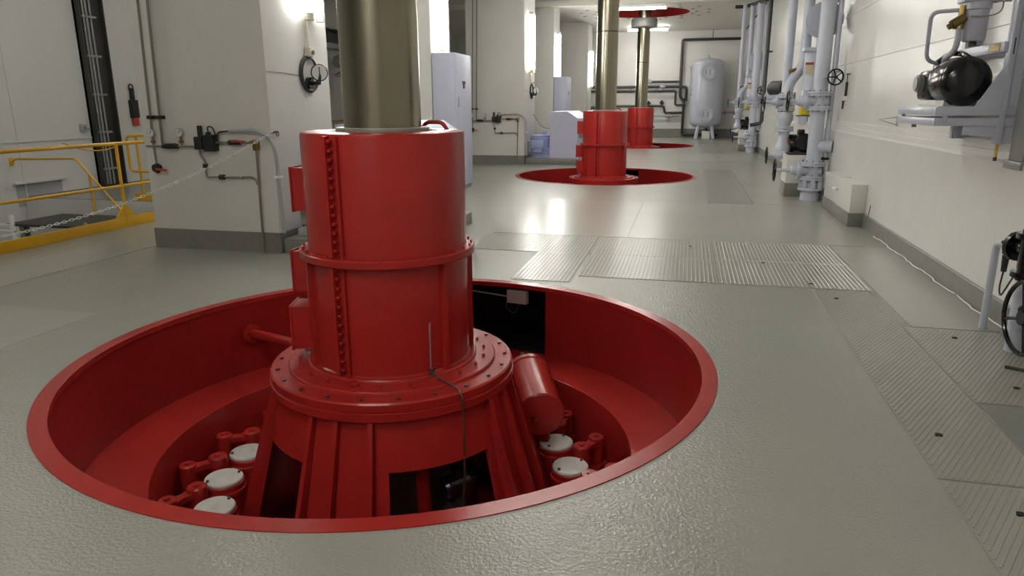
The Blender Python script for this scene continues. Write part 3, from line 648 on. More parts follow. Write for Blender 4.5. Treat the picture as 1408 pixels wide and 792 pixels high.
# chain barrier
ch0, ch1 = V(-4.42, 7.02, 1.35), V(-6.95, 5.55, 0.33)
ch = thing('barrier_chain', 'pale plastic chain drooping from pillar hook across the stair railing', 'chain', (0, 0, 0))
mb = MB(); N = 84
def chp(t): p = ch0.lerp(ch1, t); p.z -= 0.30*4*t*(1-t)*0.55; return p
for i in range(N):
    a, b = chp(i/N), chp((i+1)/N); c = (a+b)/2; d = (b-a).normalized(); L = (b-a).length*0.72; s_ = V(0, 0, 1).cross(d).normalized(); n_ = s_ if i % 2 else d.cross(s_)
    mb.tube([c + d*L*math.cos(2*PI*k/8) + n_*0.012*math.sin(2*PI*k/8) for k in range(8)], 0.004, 5, closed=True)
mb.build('chain_links', 'white', ch)['kind'] = 'stuff'
MB().cyl((AX1, 7.16, 1.36), (AX1+0.05, 7.16, 1.36), 0.012, 8).tube([(AX1+0.045, 7.16, 1.36), (AX1+0.03, 7.03, 1.35), (-4.42, 7.02, 1.35)], 0.007, 6, 0.02).torus((AX1+0.04, 7.16, 1.34), (1, 0, 0), 0.025, 0.006, 14, 6).build('wall_hook', 'dark', ch)
MB().cyl((-6.95, 5.55, 0.0), (-6.95, 5.55, 0.02), 0.10, 20).cyl((-6.95, 5.55, 0.02), (-6.95, 5.55, 0.35), 0.014, 10).build('end_stand', 'grey_l', ch)

# ================================================================== STAIR RAILINGS (left)
rl = thing('stair_railing', 'yellow tube railing with toe board along the stairwell', 'railing', (-7.6, 0, 0))
for z, r, y1 in ((1.145, 0.024, 8.85), (0.57, 0.020, 10.2)): MB().cyl((0, 3.0, z), (0, y1, z), r, 14).build('rail', 'yellow', rl)
for y in (3.6, 5.2, 6.2, 8.28):
    if y != 6.2: MB().cyl((0, y, 0.0), (0, y, 1.145), 0.022, 14).build('post', 'yellow', rl)
MB().prism([(8.10, 0.14), (8.46, 0.14), (8.31, 0.30), (8.25, 0.30)], -0.01, 0.01, 'x').build('post_foot', 'yellow', rl)
MB().box(-0.012, 0.012, 3.0, 10.3, 0.0, 0.138, 0.003).build('toe_board', 'yellow', rl)
r2 = thing('far_railing', 'short yellow railing end with rounded corners beyond the stairwell', 'railing', (-9.6, 10.70, 0))
MB().tube([(1.7, 0, 1.14), (0.02, 0, 1.14), (0.02, 0, 0.52), (1.7, 0, 0.52)], 0.024, 12, 0.10).build('loop_rail', 'yellow', r2)
MB().cyl((0.22, 0, 0.0), (0.22, 0, 1.14), 0.022, 12).build('post', 'yellow', r2)
MB().box(0.05, 1.7, -0.01, 0.01, 0.0, 0.14, 0.003).build('toe_board', 'yellow', r2)
MB().tube([(-1.3, -0.05, 1.0), (-0.8, -0.05, 0.86), (-0.3, -0.05, 0.90), (0.02, 0, 1.05)], 0.012, 6, 0.3).build('barrier_cord', 'yellow', r2)
st = thing('stair_handrail', 'sloping yellow handrail going down behind the stair railing', 'handrail', (XL, 10.45, 0))
MB().tube([(0.0, 0, 0.66), (0.10, 0, 0.72), (1.42, 0, 0.75), (2.35, 0, -0.28)], 0.020, 10, 0.06).build('rail', 'yellow', st)
MB().cyl((1.66, 0, -0.25), (1.66, 0, 0.48), 0.020, 10).build('post', 'yellow', st)
MB().box(0, 0.02, -0.04, 0.04, 0.60, 0.74, 0.004).build('wall_bracket', 'yellow', st)
ld = thing('stair_landing', 'dark steel landing of the stair behind the yellow toe board', 'stairs', (XL, 9.4, 0))
MB().box(0.85, 2.5, 0.0, 1.15, -0.30, -0.26, 0.004).build('landing_plate', 'dark', ld)
for i in range(4): MB().box(2.5 + 0.26*i, 2.74 + 0.26*i, 0.0, 1.15, -0.50 - 0.2*i, -0.47 - 0.2*i, 0.003).build('tread', 'grey', ld)
mb = MB()
for y in (0.03, 1.12): mb.obox((3.0, y, -0.75), V(0.62, 0, -0.48), V(0, 0.015, 0), V(0.05, 0, 0.08))
mb.build('stringer', 'grey', ld); MB().box(1.0, 1.1, 0.1, 0.2, -2.6, -0.30).build('support_leg', 'grey', ld); MB().box(2.3, 2.4, 0.1, 0.2, -2.6, -0.30).build('support_leg', 'grey', ld)
lr = thing('low_rail', 'low white rail with short posts beside the stair landing', 'railing', (-10.6, 8.9, -0.3))
MB().cyl((-1.2, 0, 0.12), (0.3, 0, 0.12), 0.018, 8).cyl((-1.2, 0, 0.02), (0.3, 0, 0.02), 0.018, 8).build('rail', 'white', lr); MB().box(0.24, 0.30, -0.02, 0.02, -2.3, 0.28, 0.004).build('post', 'white', lr)
# cable duct on the left wall
du = thing('cable_duct', 'dark vertical cable duct with pipes on the left wall', 'cable duct', (XL, 12.35, 0))
MB().box(0, 0.06, 0.0, 0.62, 0.02, ZC-0.02, 0.004).build('back_channel', 'dark', du)
for y in (0.0, 0.60): MB().box(0, 0.16, y, y+0.03, 0.02, ZC-0.02).build('side_plate', 'dark', du)
for y, r in ((0.12, 0.022), (0.20, 0.028), (0.30, 0.022)): MB().cyl((0.12, y, 0.05), (0.12, y, ZC-0.05), r, 10).build('pipe', 'grey', du)
for i in range(6): MB().box(0.06, 0.15, 0.02, 0.42, 0.75*i + 0.35, 0.75*i + 0.39).build('bracket', 'grey', du)
jb = thing('socket_box', 'small grey socket box beside the dark cable duct', 'socket', (XL, 12.15, 1.15))
MB().box(0, 0.07, -0.07, 0.07, 0, 0.14, 0.008).build('box_body', 'grey_l', jb); MB().box(0.07, 0.078, -0.03, 0.03, 0.04, 0.10, 0.003).build('flap', 'grey', jb); MB().tube([(0.03, 0.07, 0.05), (0.03, 0.25, 0.05)], 0.01, 6).build('cable', 'grey', jb)
hs = thing('hanging_torch', 'dark hand lamp with red end hanging on the left wall', 'torch', (XL, 13.58, 1.22))
MB().box(0, 0.10, -0.10, 0.10, 0.16, 0.55, 0.02).box(0.01, 0.08, -0.05, 0.05, 0.5, 0.80, 0.02).build('lamp_body', 'black_m', hs)
MB().torus((0.04, 0, 0.82), (1, 0, 0), 0.06, 0.014, 16, 6).build('hanging_loop', 'black_m', hs); MB().cyl((0.05, 0, 0.0), (0.05, 0, 0.17), 0.07, 14).build('lens_hood', 'orange', hs)
# things in the gap between pillar and shaft, on the far left wall
bm_ = thing('steel_channel', 'grey steel channel across the left wall behind the nearest pillar', 'beam', (XL, 21.4, 3.62))
MB().box(0, 0.25, 0, 4.0, 0, 0.05, 0.004).box(0, 0.25, 0, 4.0, 0.42, 0.47, 0.004).box(0, 0.05, 0, 4.0, 0.05, 0.42).build('channel_section', 'dark', bm_)
MB().box(0.02, 0.3, -0.05, 4.0, -0.16, 0.0, 0.004).build('lower_strip', 'grey_l', bm_)
ps = thing('insulated_riser', 'grey flanged riser in mesh guard behind the nearest pillar', 'pipe', (XL+0.45, 22.9, 0))
MB().cyl((0, 0, 0.02), (0, 0, 3.6), 0.10, 16).build('riser_pipe', 'grey', ps)
for z in (2.55, 2.85, 3.10): MB().revolve([(0.10, 0), (0.30, 0.03), (0.30, 0.10), (0.10, 0.2)], (0, 0, z), n=24).build('riser_flange', 'galv', ps)
MB().cyl((0, -0.5, 3.0), (0, 0, 3.0), 0.13, 16).build('branch', 'grey', ps)
g = MB()
for i in range(9): g.box(0.38, 0.39, -0.3 + 0.1*i, -0.29 + 0.1*i, 1.0, 2.4)
for i in range(10): g.box(0.38, 0.39, -0.3, 0.5, 1.0 + 0.15*i, 1.01 + 0.15*i)
g.build('mesh_guard', 'grey_l', ps)
sb = thing('switch_box', 'grey switch box with yellow label behind the nearest pillar', 'switch box', (XL+0.02, 22.3, 1.95))
MB().box(0, 0.2, -0.25, 0.25, 0, 0.5, 0.01).build('box_body', 'grey_l', sb); MB().box(0.2, 0.204, -0.08, 0.08, 0.08, 0.26).build('label_plate', 'yellow_b', sb); MB().cyl((0.1, 0, 0), (0.1, 0, -0.8), 0.02, 8).build('cable', 'grey', sb)
tag(MB().tube([(XL+0.3, 21.2, 1.12), (XL+0.3, 24.0, 1.12)], 0.03, 8).tube([(XL+0.3, 21.6, 0.0), (XL+0.3, 21.6, 1.12)], 0.025, 8).tube([(XL+0.3, 23.6, 0.0), (XL+0.3, 23.6, 1.12)], 0.025, 8).build('guard_rail', 'yellow'), 'yellow guard rail behind the nearest pillar', 'railing')
# cable and box on the plinth by the first pillar
t = thing('floor_cable', 'black cable looping from plinth up beside the nearest pillar', 'cable', (-4.36, 7.5, 0.17))
MB().tube([(0.0, 0, 0.0), (-0.02, 0, 0.30), (0.10, 0, 0.42), (0.25, 0, 0.38)], 0.014, 8, 0.12).build('cable_run', 'black_m', t); MB().box(-0.03, 0.03, -0.03, 0.03, 0, 0.12, 0.006).build('gland_box', 'black_m', t)
t = thing('plinth_box', 'low light grey box on the plinth beside the nearest pillar', 'box', (-4.05, 7.45, 0.17))
MB().box(-0.30, 0.25, -0.15, 0.2, 0, 0.09, 0.012).build('box_body', 'grey_l', t); MB().box(-0.28, 0.23, -0.13, 0.18, 0.09, 0.10, 0.004).build('lid', 'galv', t)

# ================================================================== BACK WALL: TANK AND PIPES
tk = thing('pressure_tank', 'tall pale lilac pressure tank on legs by the back wall', 'tank', (0.76, 36.0, 0))
TR = 0.74
prof = [(0.0, 0.50)] + [(TR*math.sin(a), 0.78 - 0.28*math.cos(a)) for a in [PI/2*i/8 for i in range(1, 9)]] + [(TR, 3.42)] + [(TR*math.cos(a), 3.42 + 0.28*math.sin(a)) for a in [PI/2*i/8 for i in range(1, 9)]]
MB().revolve(prof, n=56).build('tank_shell', 'lilac', tk)
MB().revolve([(TR+0.004, 0.80), (TR+0.008, 0.81), (TR+0.004, 0.82)], n=56).revolve([(TR+0.004, 3.38), (TR+0.008, 3.39), (TR+0.004, 3.40)], n=56).build('weld_seam', 'lilac', tk)
for z in (3.05, 1.15):
    e = V(-0.02, -1, 0); c = V(-0.02, -TR+0.0, z)
    mh = MB().revolve([(0.20, 0), (0.34, 0.0), (0.34, 0.03)], c, e, 32).revolve([(0.30, 0.0), (0.30, 0.14), (0.36, 0.14), (0.36, 0.19), (0.26, 0.20), (0.24, 0.17), (0.0, 0.16)], c, e, 32).build('manhole', 'lilac', tk)
    b = MB(); bolts_on(b, c + e*0.20, e, 0.31, 14, 0.022, 0.05); b.build('bolt_ring', 'lilac', mh)['kind'] = 'stuff'
    MB().box(-0.14, -0.10, -TR-0.18, -TR-0.11, z-0.12, z+0.12).box(0.06, 0.10, -TR-0.18, -TR-0.11, z-0.12, z+0.12).build('handle_bar', 'grey', mh)
for a in (-125, -55, 55, 125):
    p0, p1 = pol(0.50, a, 0.72), pol(0.70, a, 0.0); lg = MB().cyl(p0, p1, 0.075, 14); lg.build('leg', 'lilac', tk)
MB().cyl((0, 0, 3.69), (0, 0, 3.86), 0.03, 10).cyl((0, 0, 3.69), (0, 0, 3.74), 0.06, 12).build('vent', 'lilac', tk)
MB().cyl((-TR-0.05, -0.2, 2.0), (-TR-0.05, -0.2, 3.35), 0.025, 8).box(-TR-0.1, -TR+0.06, -0.24, -0.16, 3.25, 3.32).box(-TR-0.1, -TR+0.06, -0.24, -0.16, 2.0, 2.08).build('level_glass', 'galv', tk)
t = thing('drain_box', 'small pale box under the pressure tank', 'box', (0.83, 35.7, 0)); MB().box(-0.19, 0.19, -0.15, 0.15, 0, 0.36, 0.01).build('box_body', 'white', t); MB().cyl((0, 0, 0.36), (0, 0, 0.50), 0.06, 12).box(-0.14, 0.14, -0.02, 0.02, 0.44, 0.48).build('drain_valve', 'black_m', t)
def backpipe(name, pts, r, lab, mm='darkpipe', extra=()):
    t = thing(name, lab, 'pipe', (0, YB-0.16, 0), 'dark pipes on the back wall'); MB().tube(pts, r*1.2, 10, 0.10).build('pipe', mm, t)
    for kind, x, z in extra:
        if kind == 'valve': MB().cyl((x-0.12, 0, z), (x+0.12, 0, z), 0.07, 12).box(x-0.05, x+0.05, -0.05, 0.05, z, z+0.14, 0.01).build('valve', 'grey_l', t)
        if kind == 'tee': MB().cyl((x, 0, z), (x, 0, z+0.22), 0.05, 10).cyl((x-0.10, 0, z+0.10), (x+0.10, 0, z+0.10), 0.05, 10).build('tee', 'black_m', t)
        if kind == 'clip': MB().box(x-0.03, x+0.03, -0.03, 0.14, z-0.09, z+0.09).build('pipe_clip', 'grey', t)
        if kind == 'hang': MB().cyl((x, 0, z), (x, 0, ZC-0.01), 0.014, 6).build('hanger', 'dark', t)
    return t
backpipe('riser_pipe', [(2.3, 0, 4.62), (-0.50, 0, 4.62), (-0.50, 0, 2.0), (-0.30, 0, 1.7)], 0.055, 'dark pipe rising left of the tank and turning to the right wall', extra=(('hang', 0.9, 4.66), ('clip', -0.5, 3.2)))
backpipe('horizontal_pipe', [(-5.2, 0, 2.44), (-0.45, 0, 2.44), (-0.20, 0, 2.40), (-0.20, 0, 1.75)], 0.055, 'long dark horizontal pipe crossing the back wall', extra=(('clip', -2.9, 2.44), ('valve', -1.35, 2.44)))
backpipe('lower_pipe', [(-5.1, -0.06, 1.95), (-5.1, -0.06, 2.24), (-0.70, -0.06, 2.24), (-0.70, -0.06, 1.56), (-0.2, -0.06, 1.56)], 0.045, 'dark pipe just below the long one, turning down near the tank', extra=(('clip', -2.9, 2.24), ('valve', -1.8, 2.24), ('valve', -1.45, 2.24)))
backpipe('branch_pipe', [(-2.3, 0, 2.68), (-0.52, 0, 2.68)], 0.045, 'short dark branch pipe with valve above the far unit', extra=(('valve', -2.0, 2.68),))
backpipe('manifold_pipe', [(-4.0, 0, 1.52), (-1.25, 0, 1.52), (-1.18, 0, 1.18), (-0.30, 0, 1.20)], 0.050, 'dark manifold pipe with tees behind the far red housing', extra=(('tee', -2.0, 1.55), ('tee', -1.35, 1.58), ('tee', -3.9, 1.50)))
backpipe('drain_line', [(-0.30, 0, 1.9), (-0.30, 0, 0.14), (0.3, 0, 0.14), (1.4, 0, 0.14)], 0.055, 'dark drain pipe down to the floor behind the tank', extra=(('clip', -0.3, 1.0),))
backpipe('thin_line', [(-2.0, 0, 0.85), (-0.35, 0, 0.86)], 0.018, 'thin grey line low on the back wall', 'grey', extra=(('clip', -1.0, 0.85),))
backpipe('thin_line', [(-2.0, 0, 1.05), (-0.45, 0, 1.05)], 0.018, 'thin grey line with black valves below the manifold', 'grey', extra=(('valve', -1.0, 1.05),))
backpipe('thin_line', [(1.55, 0, 1.2), (2.3, 0, 1.22)], 0.02, 'thin grey line between the tank and the right wall', 'grey', extra=(('clip', 1.7, 1.2), ('clip', 2.1, 1.21)))
backpipe('green_pipe', [(-5.2, 0, 1.45), (-4.3, 0, 1.45)], 0.06, 'small green pipe end left of the middle shaft', 'green', extra=(('clip', -4.6, 1.45), ('clip', -5.1, 1.45)))

# ================================================================== PUMP STATIONS ON THE RIGHT WALL
def handwheel(mb, c, ax, R, r=0.012, spokes=4):
    mb.torus(c, ax, R, r, 28, 8); c = Vector(c); d = Vector(ax).normalized(); a = d.orthogonal().normalized(); b = d.cross(a)
    for i in range(spokes):
        t = PI*2*i/spokes + 0.5; e = math.cos(t)*a + math.sin(t)*b; mb.cyl(c, c + e*R, r*0.8, 6)
    mb.cyl(c - d*0.025, c + d*0.025, R*0.2, 12)
def gate_valve(par, c, zdir_h, R, fr, reach, wheelR, nm='gate_valve'):
    """valve in a vertical pipe with a spindle towards -x"""
    c = Vector(c); mb = MB()
    flange(mb, c + V(0, 0, zdir_h), (0, 0, 1), fr, 0.035); flange(mb, c - V(0, 0, zdir_h), (0, 0, 1), fr, 0.035)
    flange(mb, c + V(0, 0, zdir_h+0.04), (0, 0, 1), fr, 0.03); flange(mb, c - V(0, 0, zdir_h+0.04), (0, 0, 1), fr, 0.03)
    mb.cyl(c - V(0, 0, zdir_h), c + V(0, 0, zdir_h), R*1.05, 24)
    mb.revolve([(0, -R*1.3), (R*0.75, -R*1.2), (R*0.95, -R*0.6), (R*0.95, R*1.6), (R*1.25, R*1.62), (R*1.25, R*1.85)], c, (-1, 0, 0), 24)
    v = mb.build(nm, 'lilac', par)
    b = MB(); bolts_on(b, c + V(0, 0, zdir_h+0.02), (0, 0, 1), fr*0.85, 10, 0.013, 0.12); bolts_on(b, c - V(0, 0, zdir_h+0.02), (0, 0, 1), fr*0.85, 10, 0.013, 0.12); b.build('bolt_ring', 'grey', v)['kind'] = 'stuff'
    MB().revolve([(R*1.25, R*1.87), (R*1.25, R*2.1), (R*0.8, R*2.15), (R*0.62, R*2.9), (R*0.4, R*3.0), (0.03, reach*0.75), (0.03, reach)], c, (-1, 0, 0), 24).build('bonnet', 'lilac', v)
    w_ = MB(); handwheel(w_, c + V(-reach, 0, 0), (1, 0, 0), wheelR); w_.build('handwheel', 'black', v); return v
def make_station(label):
    # local origin at the foot of the main pipe
    t = thing('pump_station', label, 'pump station', (2.13, 13.25, 0), 'lilac pump stations on the right wall'); r = 0.118
    m_ = MB().revolve([(0.16, 0.0), (0.16, 0.13)], n=28).cyl((0, 0, 0.0), (0, 0, 0.30), 0.145, 28).cyl((0, 0, 0.60), (0, 0, 1.52), r, 28).cyl((0, 0, 1.8), (0, 0, 4.9), r, 28).build('main_pipe', 'lilac', t)
    gate_valve(t, (0, 0, 0.51), 0.10, r, 0.205, 0.62, 0.19)
    c = MB()
    for i in range(8): p = pol(0.17, i*45); c.box(p.x-0.03, p.x+0.03, p.y-0.03, p.y+0.03, 0.20, 0.37)
    c.cyl((0, 0, 0.18), (0, 0, 0.38), 0.13, 24)
    flange(c, (0, 0, 0.20), (0, 0, 1), 0.215, 0.04); flange(c, (0, 0, 0.37), (0, 0, 1), 0.20, 0.035); c.build('expansion_joint', 'lilac', t)
    gate_valve(t, (0, 0, 1.68), 0.10, r, 0.20, 0.50, 0.17)
    # tee into the wall
    te = MB().cyl((0.0, 0, 0.93), (0.27, -0.10, 0.93), 0.10, 20).build('wall_branch', 'lilac', t)
    # pump line behind: concrete pedestal is its own thing; pipes of the pump
    x, y = -0.42, 0.75
    MB().tube([(x-0.04, y, 4.9), (x-0.04, y, 1.95), (x-0.04, y, 1.75)], 0.075, 18).build('rear_pipe', 'lilac', t)
    MB().tube([(x+0.20, y-0.2, 4.9), (x+0.20, y-0.2, 2.30), (x+0.0, y-0.1, 1.98), (x-0.02, y-0.1, 1.80)], 0.085, 18, 0.16).build('delivery_pipe', 'lilac', t)
    gate_valve(t, (x-0.02, y-0.1, 1.66), 0.09, 0.085, 0.15, 0.38, 0.15)
    cv = MB().cyl((x-0.02, y-0.1, 1.25), (x-0.02, y-0.1, 1.52), 0.10, 20).revolve([(0, -0.13), (0.10, -0.12), (0.14, -0.04), (0.14, 0.04), (0.10, 0.12), (0, 0.13)], (x-0.02, y-0.1, 1.40), (0, 0, 1), 20)
    flange(cv, (x-0.02, y-0.1, 1.22), (0, 0, 1), 0.16, 0.04); flange(cv, (x-0.02, y-0.1, 1.17), (0, 0, 1), 0.16, 0.04); cv.build('check_valve', 'lilac', t)
    MB().revolve([(0.10, 1.16), (0.09, 0.98), (0.13, 0.90), (0.13, 0.80)], (x-0.02, y-0.1, 0), n=20).build('reducer', 'lilac', t)
    # yellow actuator and sight parts
    ac = MB().box(-0.24, -0.10, 0.35, 0.50, 1.44, 1.60, 0.02).build('actuator', 'yellow_b', t)
    MB().cyl((-0.30, 0.42, 1.43), (-0.05, 0.42, 1.43), 0.012, 8).build('actuator_shaft', 'grey', ac)
    # instrument pipe beside the main pipe
    q = MB().tube([(0.19, 0.0, 0.70), (0.19, 0.0, 4.9)], 0.042, 12).build('slim_pipe', 'lilac', t)
    MB().cyl((0.12, -0.03, 0.72), (0.24, -0.03, 0.72), 0.025, 8).build('slim_valve', 'black_m', q)
    hw = MB(); handwheel(hw, (0.19, -0.16, 2.06), (0.25, -1, 0), 0.125, 0.014, 5); hw.build('handwheel', 'black', t)
    MB().cyl((0.19, 0, 2.06), (0.19, -0.16, 2.06), 0.03, 10).tube([(-0.02, -0.10, 2.12), (0.12, -0.1, 2.14), (0.25, -0.1, 2.15)], 0.018, 8).build('wheel_stem', 'lilac', t)
    MB().cyl((0.03, -0.11, 2.08), (0.03, -0.16, 2.08), 0.035, 12).build('test_plug', 'lilac', t)
    # large round flange and tall filter body behind
    fb = MB().cyl((-0.05, 0.45, 1.86), (-0.05, 0.45, 2.55), 0.19, 24).build('filter_body', 'lilac', t)
    bf = MB().cyl((0.0, 0.50, 3.0), (0.0, 0.28, 3.0), 0.22, 28); flange(bf, (0.0, 0.30, 3.0), (0, -1, 0), 0.30, 0.05, 32); bf.cyl((0.0, 0.30, 3.0), (0.0, 0.24, 3.0), 0.24, 28); bf.build('round_flange', 'lilac', t)
    MB().box(-0.28, 0.06, 0.20, 0.55, 2.50, 2.56, 0.006).cyl((-0.02, 0.35, 2.56), (-0.02, 0.35, 2.8), 0.07, 16).build('filter_lid', 'lilac', t)
    sg = MB().box(-0.24, -0.11, 0.255, 0.262, 2.12, 2.32).build('notice', 'sticker', t)
    MB().box(-0.24, -0.11, 0.252, 0.256, 2.28, 2.32).build('notice_header', 'sticker_r', sg)
    MB().cyl((-0.46, 0.55, 2.18), (-0.34, 0.55, 2.22), 0.03, 8).build('bleed_cock', 'brass', t)
    # diagonal stay on the top
    MB().tube([(0.02, 0.2, 3.2), (0.22, 0.05, 3.35)], 0.04, 8).build('stay', 'lilac', t)
    return t
stn = make_station('near lilac pump station with vertical pipes and valves on the right wall')
dup(stn, (2.13, 13.25 + SP + 0.25, 0), 'far lilac pump station beside the pressure tank')
def make_pedestal(y, lab_p, lab_m):
    p = thing('pump_pedestal', lab_p, 'pedestal', (1.93, y, 0), 'white concrete pump pedestals')
    MB().box(-0.17, 0.42, -0.28, 0.36, 0.24, 0.74, 0.012).build('pedestal_block', 'wall', p); MB().box(-0.175, 0.425, -0.285, 0.365, 0, 0.24, 0.005).build('pedestal_foot', 'base', p)
    MB().box(-0.14, 0.40, -0.25, 0.34, 0.74, 0.765, 0.004).build('base_plate', 'dark', p)
    t = thing('pump_motor', lab_m, 'motor', (1.98, y, 0.765), 'black pump motors on white pedestals')
    MB().revolve([(0, -0.22), (0.13, -0.22), (0.165, -0.19), (0.17, 0.12), (0.13, 0.14), (0.13, 0.18), (0, 0.18)], (0.06, 0.02, 0.19), (0, 1, 0), 28).build('motor_body', 'black', t)
    MB().revolve([(0, -0.1), (0.14, -0.1), (0.16, -0.06), (0.16, 0.06), (0.10, 0.1), (0, 0.1)], (-0.12, 0.02, 0.17), (1, 0, 0), 24).build('pump_casing', 'black', t)
    MB().box(-0.05, 0.06, -0.12, 0.06, 0.33, 0.42, 0.01).build('terminal_box', 'black', t)
    MB().torus((-0.20, -0.05, 0.17), (1, 0, 0), 0.09, 0.015, 20, 6).build('coupling_guard', 'orange', t); MB().box(-0.1, 0.2, -0.15, 0.15, 0, 0.05).build('foot', 'dark', t)
make_pedestal(13.97, 'white pump pedestal with dark foot at the near pump station', 'black motor on the pedestal of the near pump station')
make_pedestal(13.97 + SP + 0.25, 'white pump pedestal with dark foot at the far pump station', 'black motor on the pedestal of the far pump station')
def low_valve(x, y, z, lab):
    t = thing('inlet_valve', lab, 'valve', (x, y, 0)); mb = MB().cyl((0.45, 0, z), (0.0, 0, z), 0.07, 18); flange(mb, (0.10, 0, z), (1, 0, 0), 0.13, 0.04); flange(mb, (0.25, 0, z), (1, 0, 0), 0.13, 0.04); mb.revolve([(0.09, 0), (0.06, 0.10), (0.03, 0.16), (0.03, 0.26)], (0.0, 0, z), (-1, 0, 0), 16).build('valve_body', 'lilac', t)
    hw = MB(); handwheel(hw, (-0.27, 0, z), (1, 0, 0), 0.16); hw.build('handwheel', 'black', t); MB().box(0.28, 0.40, -0.05, 0.05, 0, z-0.06).build('stand', 'lilac', t)
low_valve(1.78, 14.75, 0.66, 'low lilac inlet valve with black wheel behind the near pedestal')
low_valve(1.78, 14.75 + SP + 0.25, 0.66, 'low lilac inlet valve with black wheel behind the far pedestal')
# upper far valve group with black motor between the stations
t = thing('side_pump', 'black elbow motor on lilac bracket left of the near pump station', 'pump', (XR, 16.6, 0))
MB().revolve([(0, -0.3), (0.14, -0.3), (0.16, -0.26), (0.16, 0.16), (0.1, 0.2), (0, 0.2)], (-0.52, 0, 1.95), (0.5, -0.86, 0), 24).build('motor_body', 'black_m', t)
MB().box(-0.85, 0.05, -0.22, 0.22, 1.60, 1.70, 0.01).box(-0.10, 0.03, -0.2, 0.2, 1.2, 2.1, 0.01).build('bracket', 'lilac', t)
MB().cyl((-0.52, 0, 1.7), (-0.52, 0, 1.82), 0.10, 16).cyl((-0.80, -0.05, 1.76), (-0.35, -0.05, 1.76), 0.055, 14).build('pump_head', 'lilac', t)
# dark vertical drain pipe
t = thing('drain_stack', 'dark vertical pipe with bend on the right wall between pump stations', 'pipe', (XR, 24.8, 0))
MB().tube([(-0.10, 0, 4.95), (-0.10, 0, 1.0), (-0.45, 0, 0.95)], 0.06, 12, 0.14).build('pipe', 'darkpipe', t); MB().box(-0.06, 0.06, -0.04, 0.04, 3.2, 3.25).box(-0.06, 0.0, -0.08, 0.08, 1.75, 1.85).build('pipe_clip', 'dark', t); MB().cyl((-0.10, 0, 1.62), (-0.10, 0, 1.78), 0.085, 14).build('coupling', 'black', t)
# ceiling pipes along the far right wall
t = thing('overhead_pipe', 'dark pipe bend under the ceiling at the far right wall', 'pipe', (1.9, 27.2, 4.85)); MB().tube([(-0.55, 0, 0.02), (-0.2, 0, 0.02), (0.35, -1.6, 0.02)], 0.06, 10, 0.1).build('pipe', 'darkpipe', t)
MB().cyl((0.2, -1.0, 0.02), (0.2, -1.0, 0.19), 0.01, 6).build('hanger', 'dark', t)
# tool hanging beside the wheel, concrete box, hook
t = thing('hanging_key', 'black valve key hanging on the wall right of the station wheel', 'tool', (XR+0.06, 12.66, 1.75)); MB().cyl((-0.04, 0, 0.0), (-0.04, 0, 0.22), 0.022, 8).cyl((-0.04, 0.0, 0.22), (-0.04, 0.0, 0.34), 0.008, 6).build('key_handle', 'black_m', t); MB().cyl((0.0, 0, 0.34), (-0.06, 0, 0.34), 0.01, 6).build('wall_peg', 'dark', t)
t = thing('hanging_pin', 'short black pin hanging below the valve key', 'tool', (XR+0.06, 12.85, 1.55)); MB().cyl((-0.03, 0, 0), (-0.03, 0, 0.12), 0.015, 8).build('pin', 'black_m', t); MB().cyl((0.0, 0, 0.12), (-0.05, 0, 0.12), 0.008, 6).build('wall_peg', 'dark', t)
t = thing('concrete_block', 'white concrete block with dark foot against the right wall', 'block', (XR, 10.42, 0))
MB().box(-0.20, 0.0, 0, 1.95, 0.185, 0.58, 0.008).build('block_body', 'wall_r', t); MB().box(-0.212, 0.0, -0.01, 1.96, 0, 0.185, 0.004).build('block_foot', 'base', t)
MB().cyl((-0.20, 0.9, 0.42), (-0.25, 0.9, 0.42), 0.025, 10).cyl((-0.25, 0.82, 0.42), (-0.25, 0.98, 0.42), 0.018, 8).build('block_handle', 'white', t); MB().cyl((-0.09, 0.9, 0.58), (-0.09, 0.9, 0.60), 0.06, 16).build('top_cap', 'white', t)
t = thing('wall_bracket', 'small grey triangular bracket on the wall left of the motor shelf', 'bracket', (XR+0.06, 9.6, 1.40))
MB().tube([(0, 0.0, 0.08), (-0.22, 0.03, 0.05), (0, 0.0, -0.02)], 0.008, 6).tube([(-0.02, 0, 0.09), (-0.02, 0, -0.03)], 0.008, 6).build('bracket_bar', 'galv', t)
tag(MB().tube([(XR-0.03, 10.1, 0.19), (XR-0.015, 10.1, 0.34)], 0.005, 5).build('skirting_split', 'dark'), 'thin dark strip at the skirting end beside the white block', 'strip')

# ================================================================== MOTOR SHELF ON THE RIGHT WALL
ms = thing('motor_shelf', 'lilac steel bracket shelf carrying the black motor on the right wall', 'shelf', (0, 0, 0))
X0, X1, Y0, Y1 = 1.885, 2.44, 6.36, 7.42
fr = MB()
for z0, z1 in ((1.548, 1.610), (1.468, 1.528)):
    fr.box(X0, X1, Y0, Y0+0.04, z0, z1, 0.003).box(X0, X1, Y1-0.04, Y1, z0, z1, 0.003).box(X0, X0+0.04, Y0+0.04, Y1-0.04, z0, z1, 0.003)
fr.build('shelf_frame', 'lilac', ms)
MB().box(X0+0.02, X1, Y0+0.02, Y1-0.02, 1.606, 1.618, 0.003).build('shelf_plate', 'lilac', ms)
for x, y in ((X0+0.06, Y0), (X0+0.02, Y1-0.06)): MB().box(x, x+0.03, y-0.012, y+0.03, 1.50, 1.56, 0.003).build('damper', 'lilac', ms)
for y in (Y0, Y1-0.08):
    p = MB().box(2.335, 2.375, y-0.01, y+0.08, 1.33, 3.4, 0.003).box(2.375, 2.46, y+0.02, y+0.05, 1.33, 3.4).build('post', 'lilac', ms)
MB().prism([(2.16, 1.61), (2.335, 1.61), (2.335, 1.93)], Y0+0.01, Y0+0.03, 'y').build('gusset', 'lilac', ms)
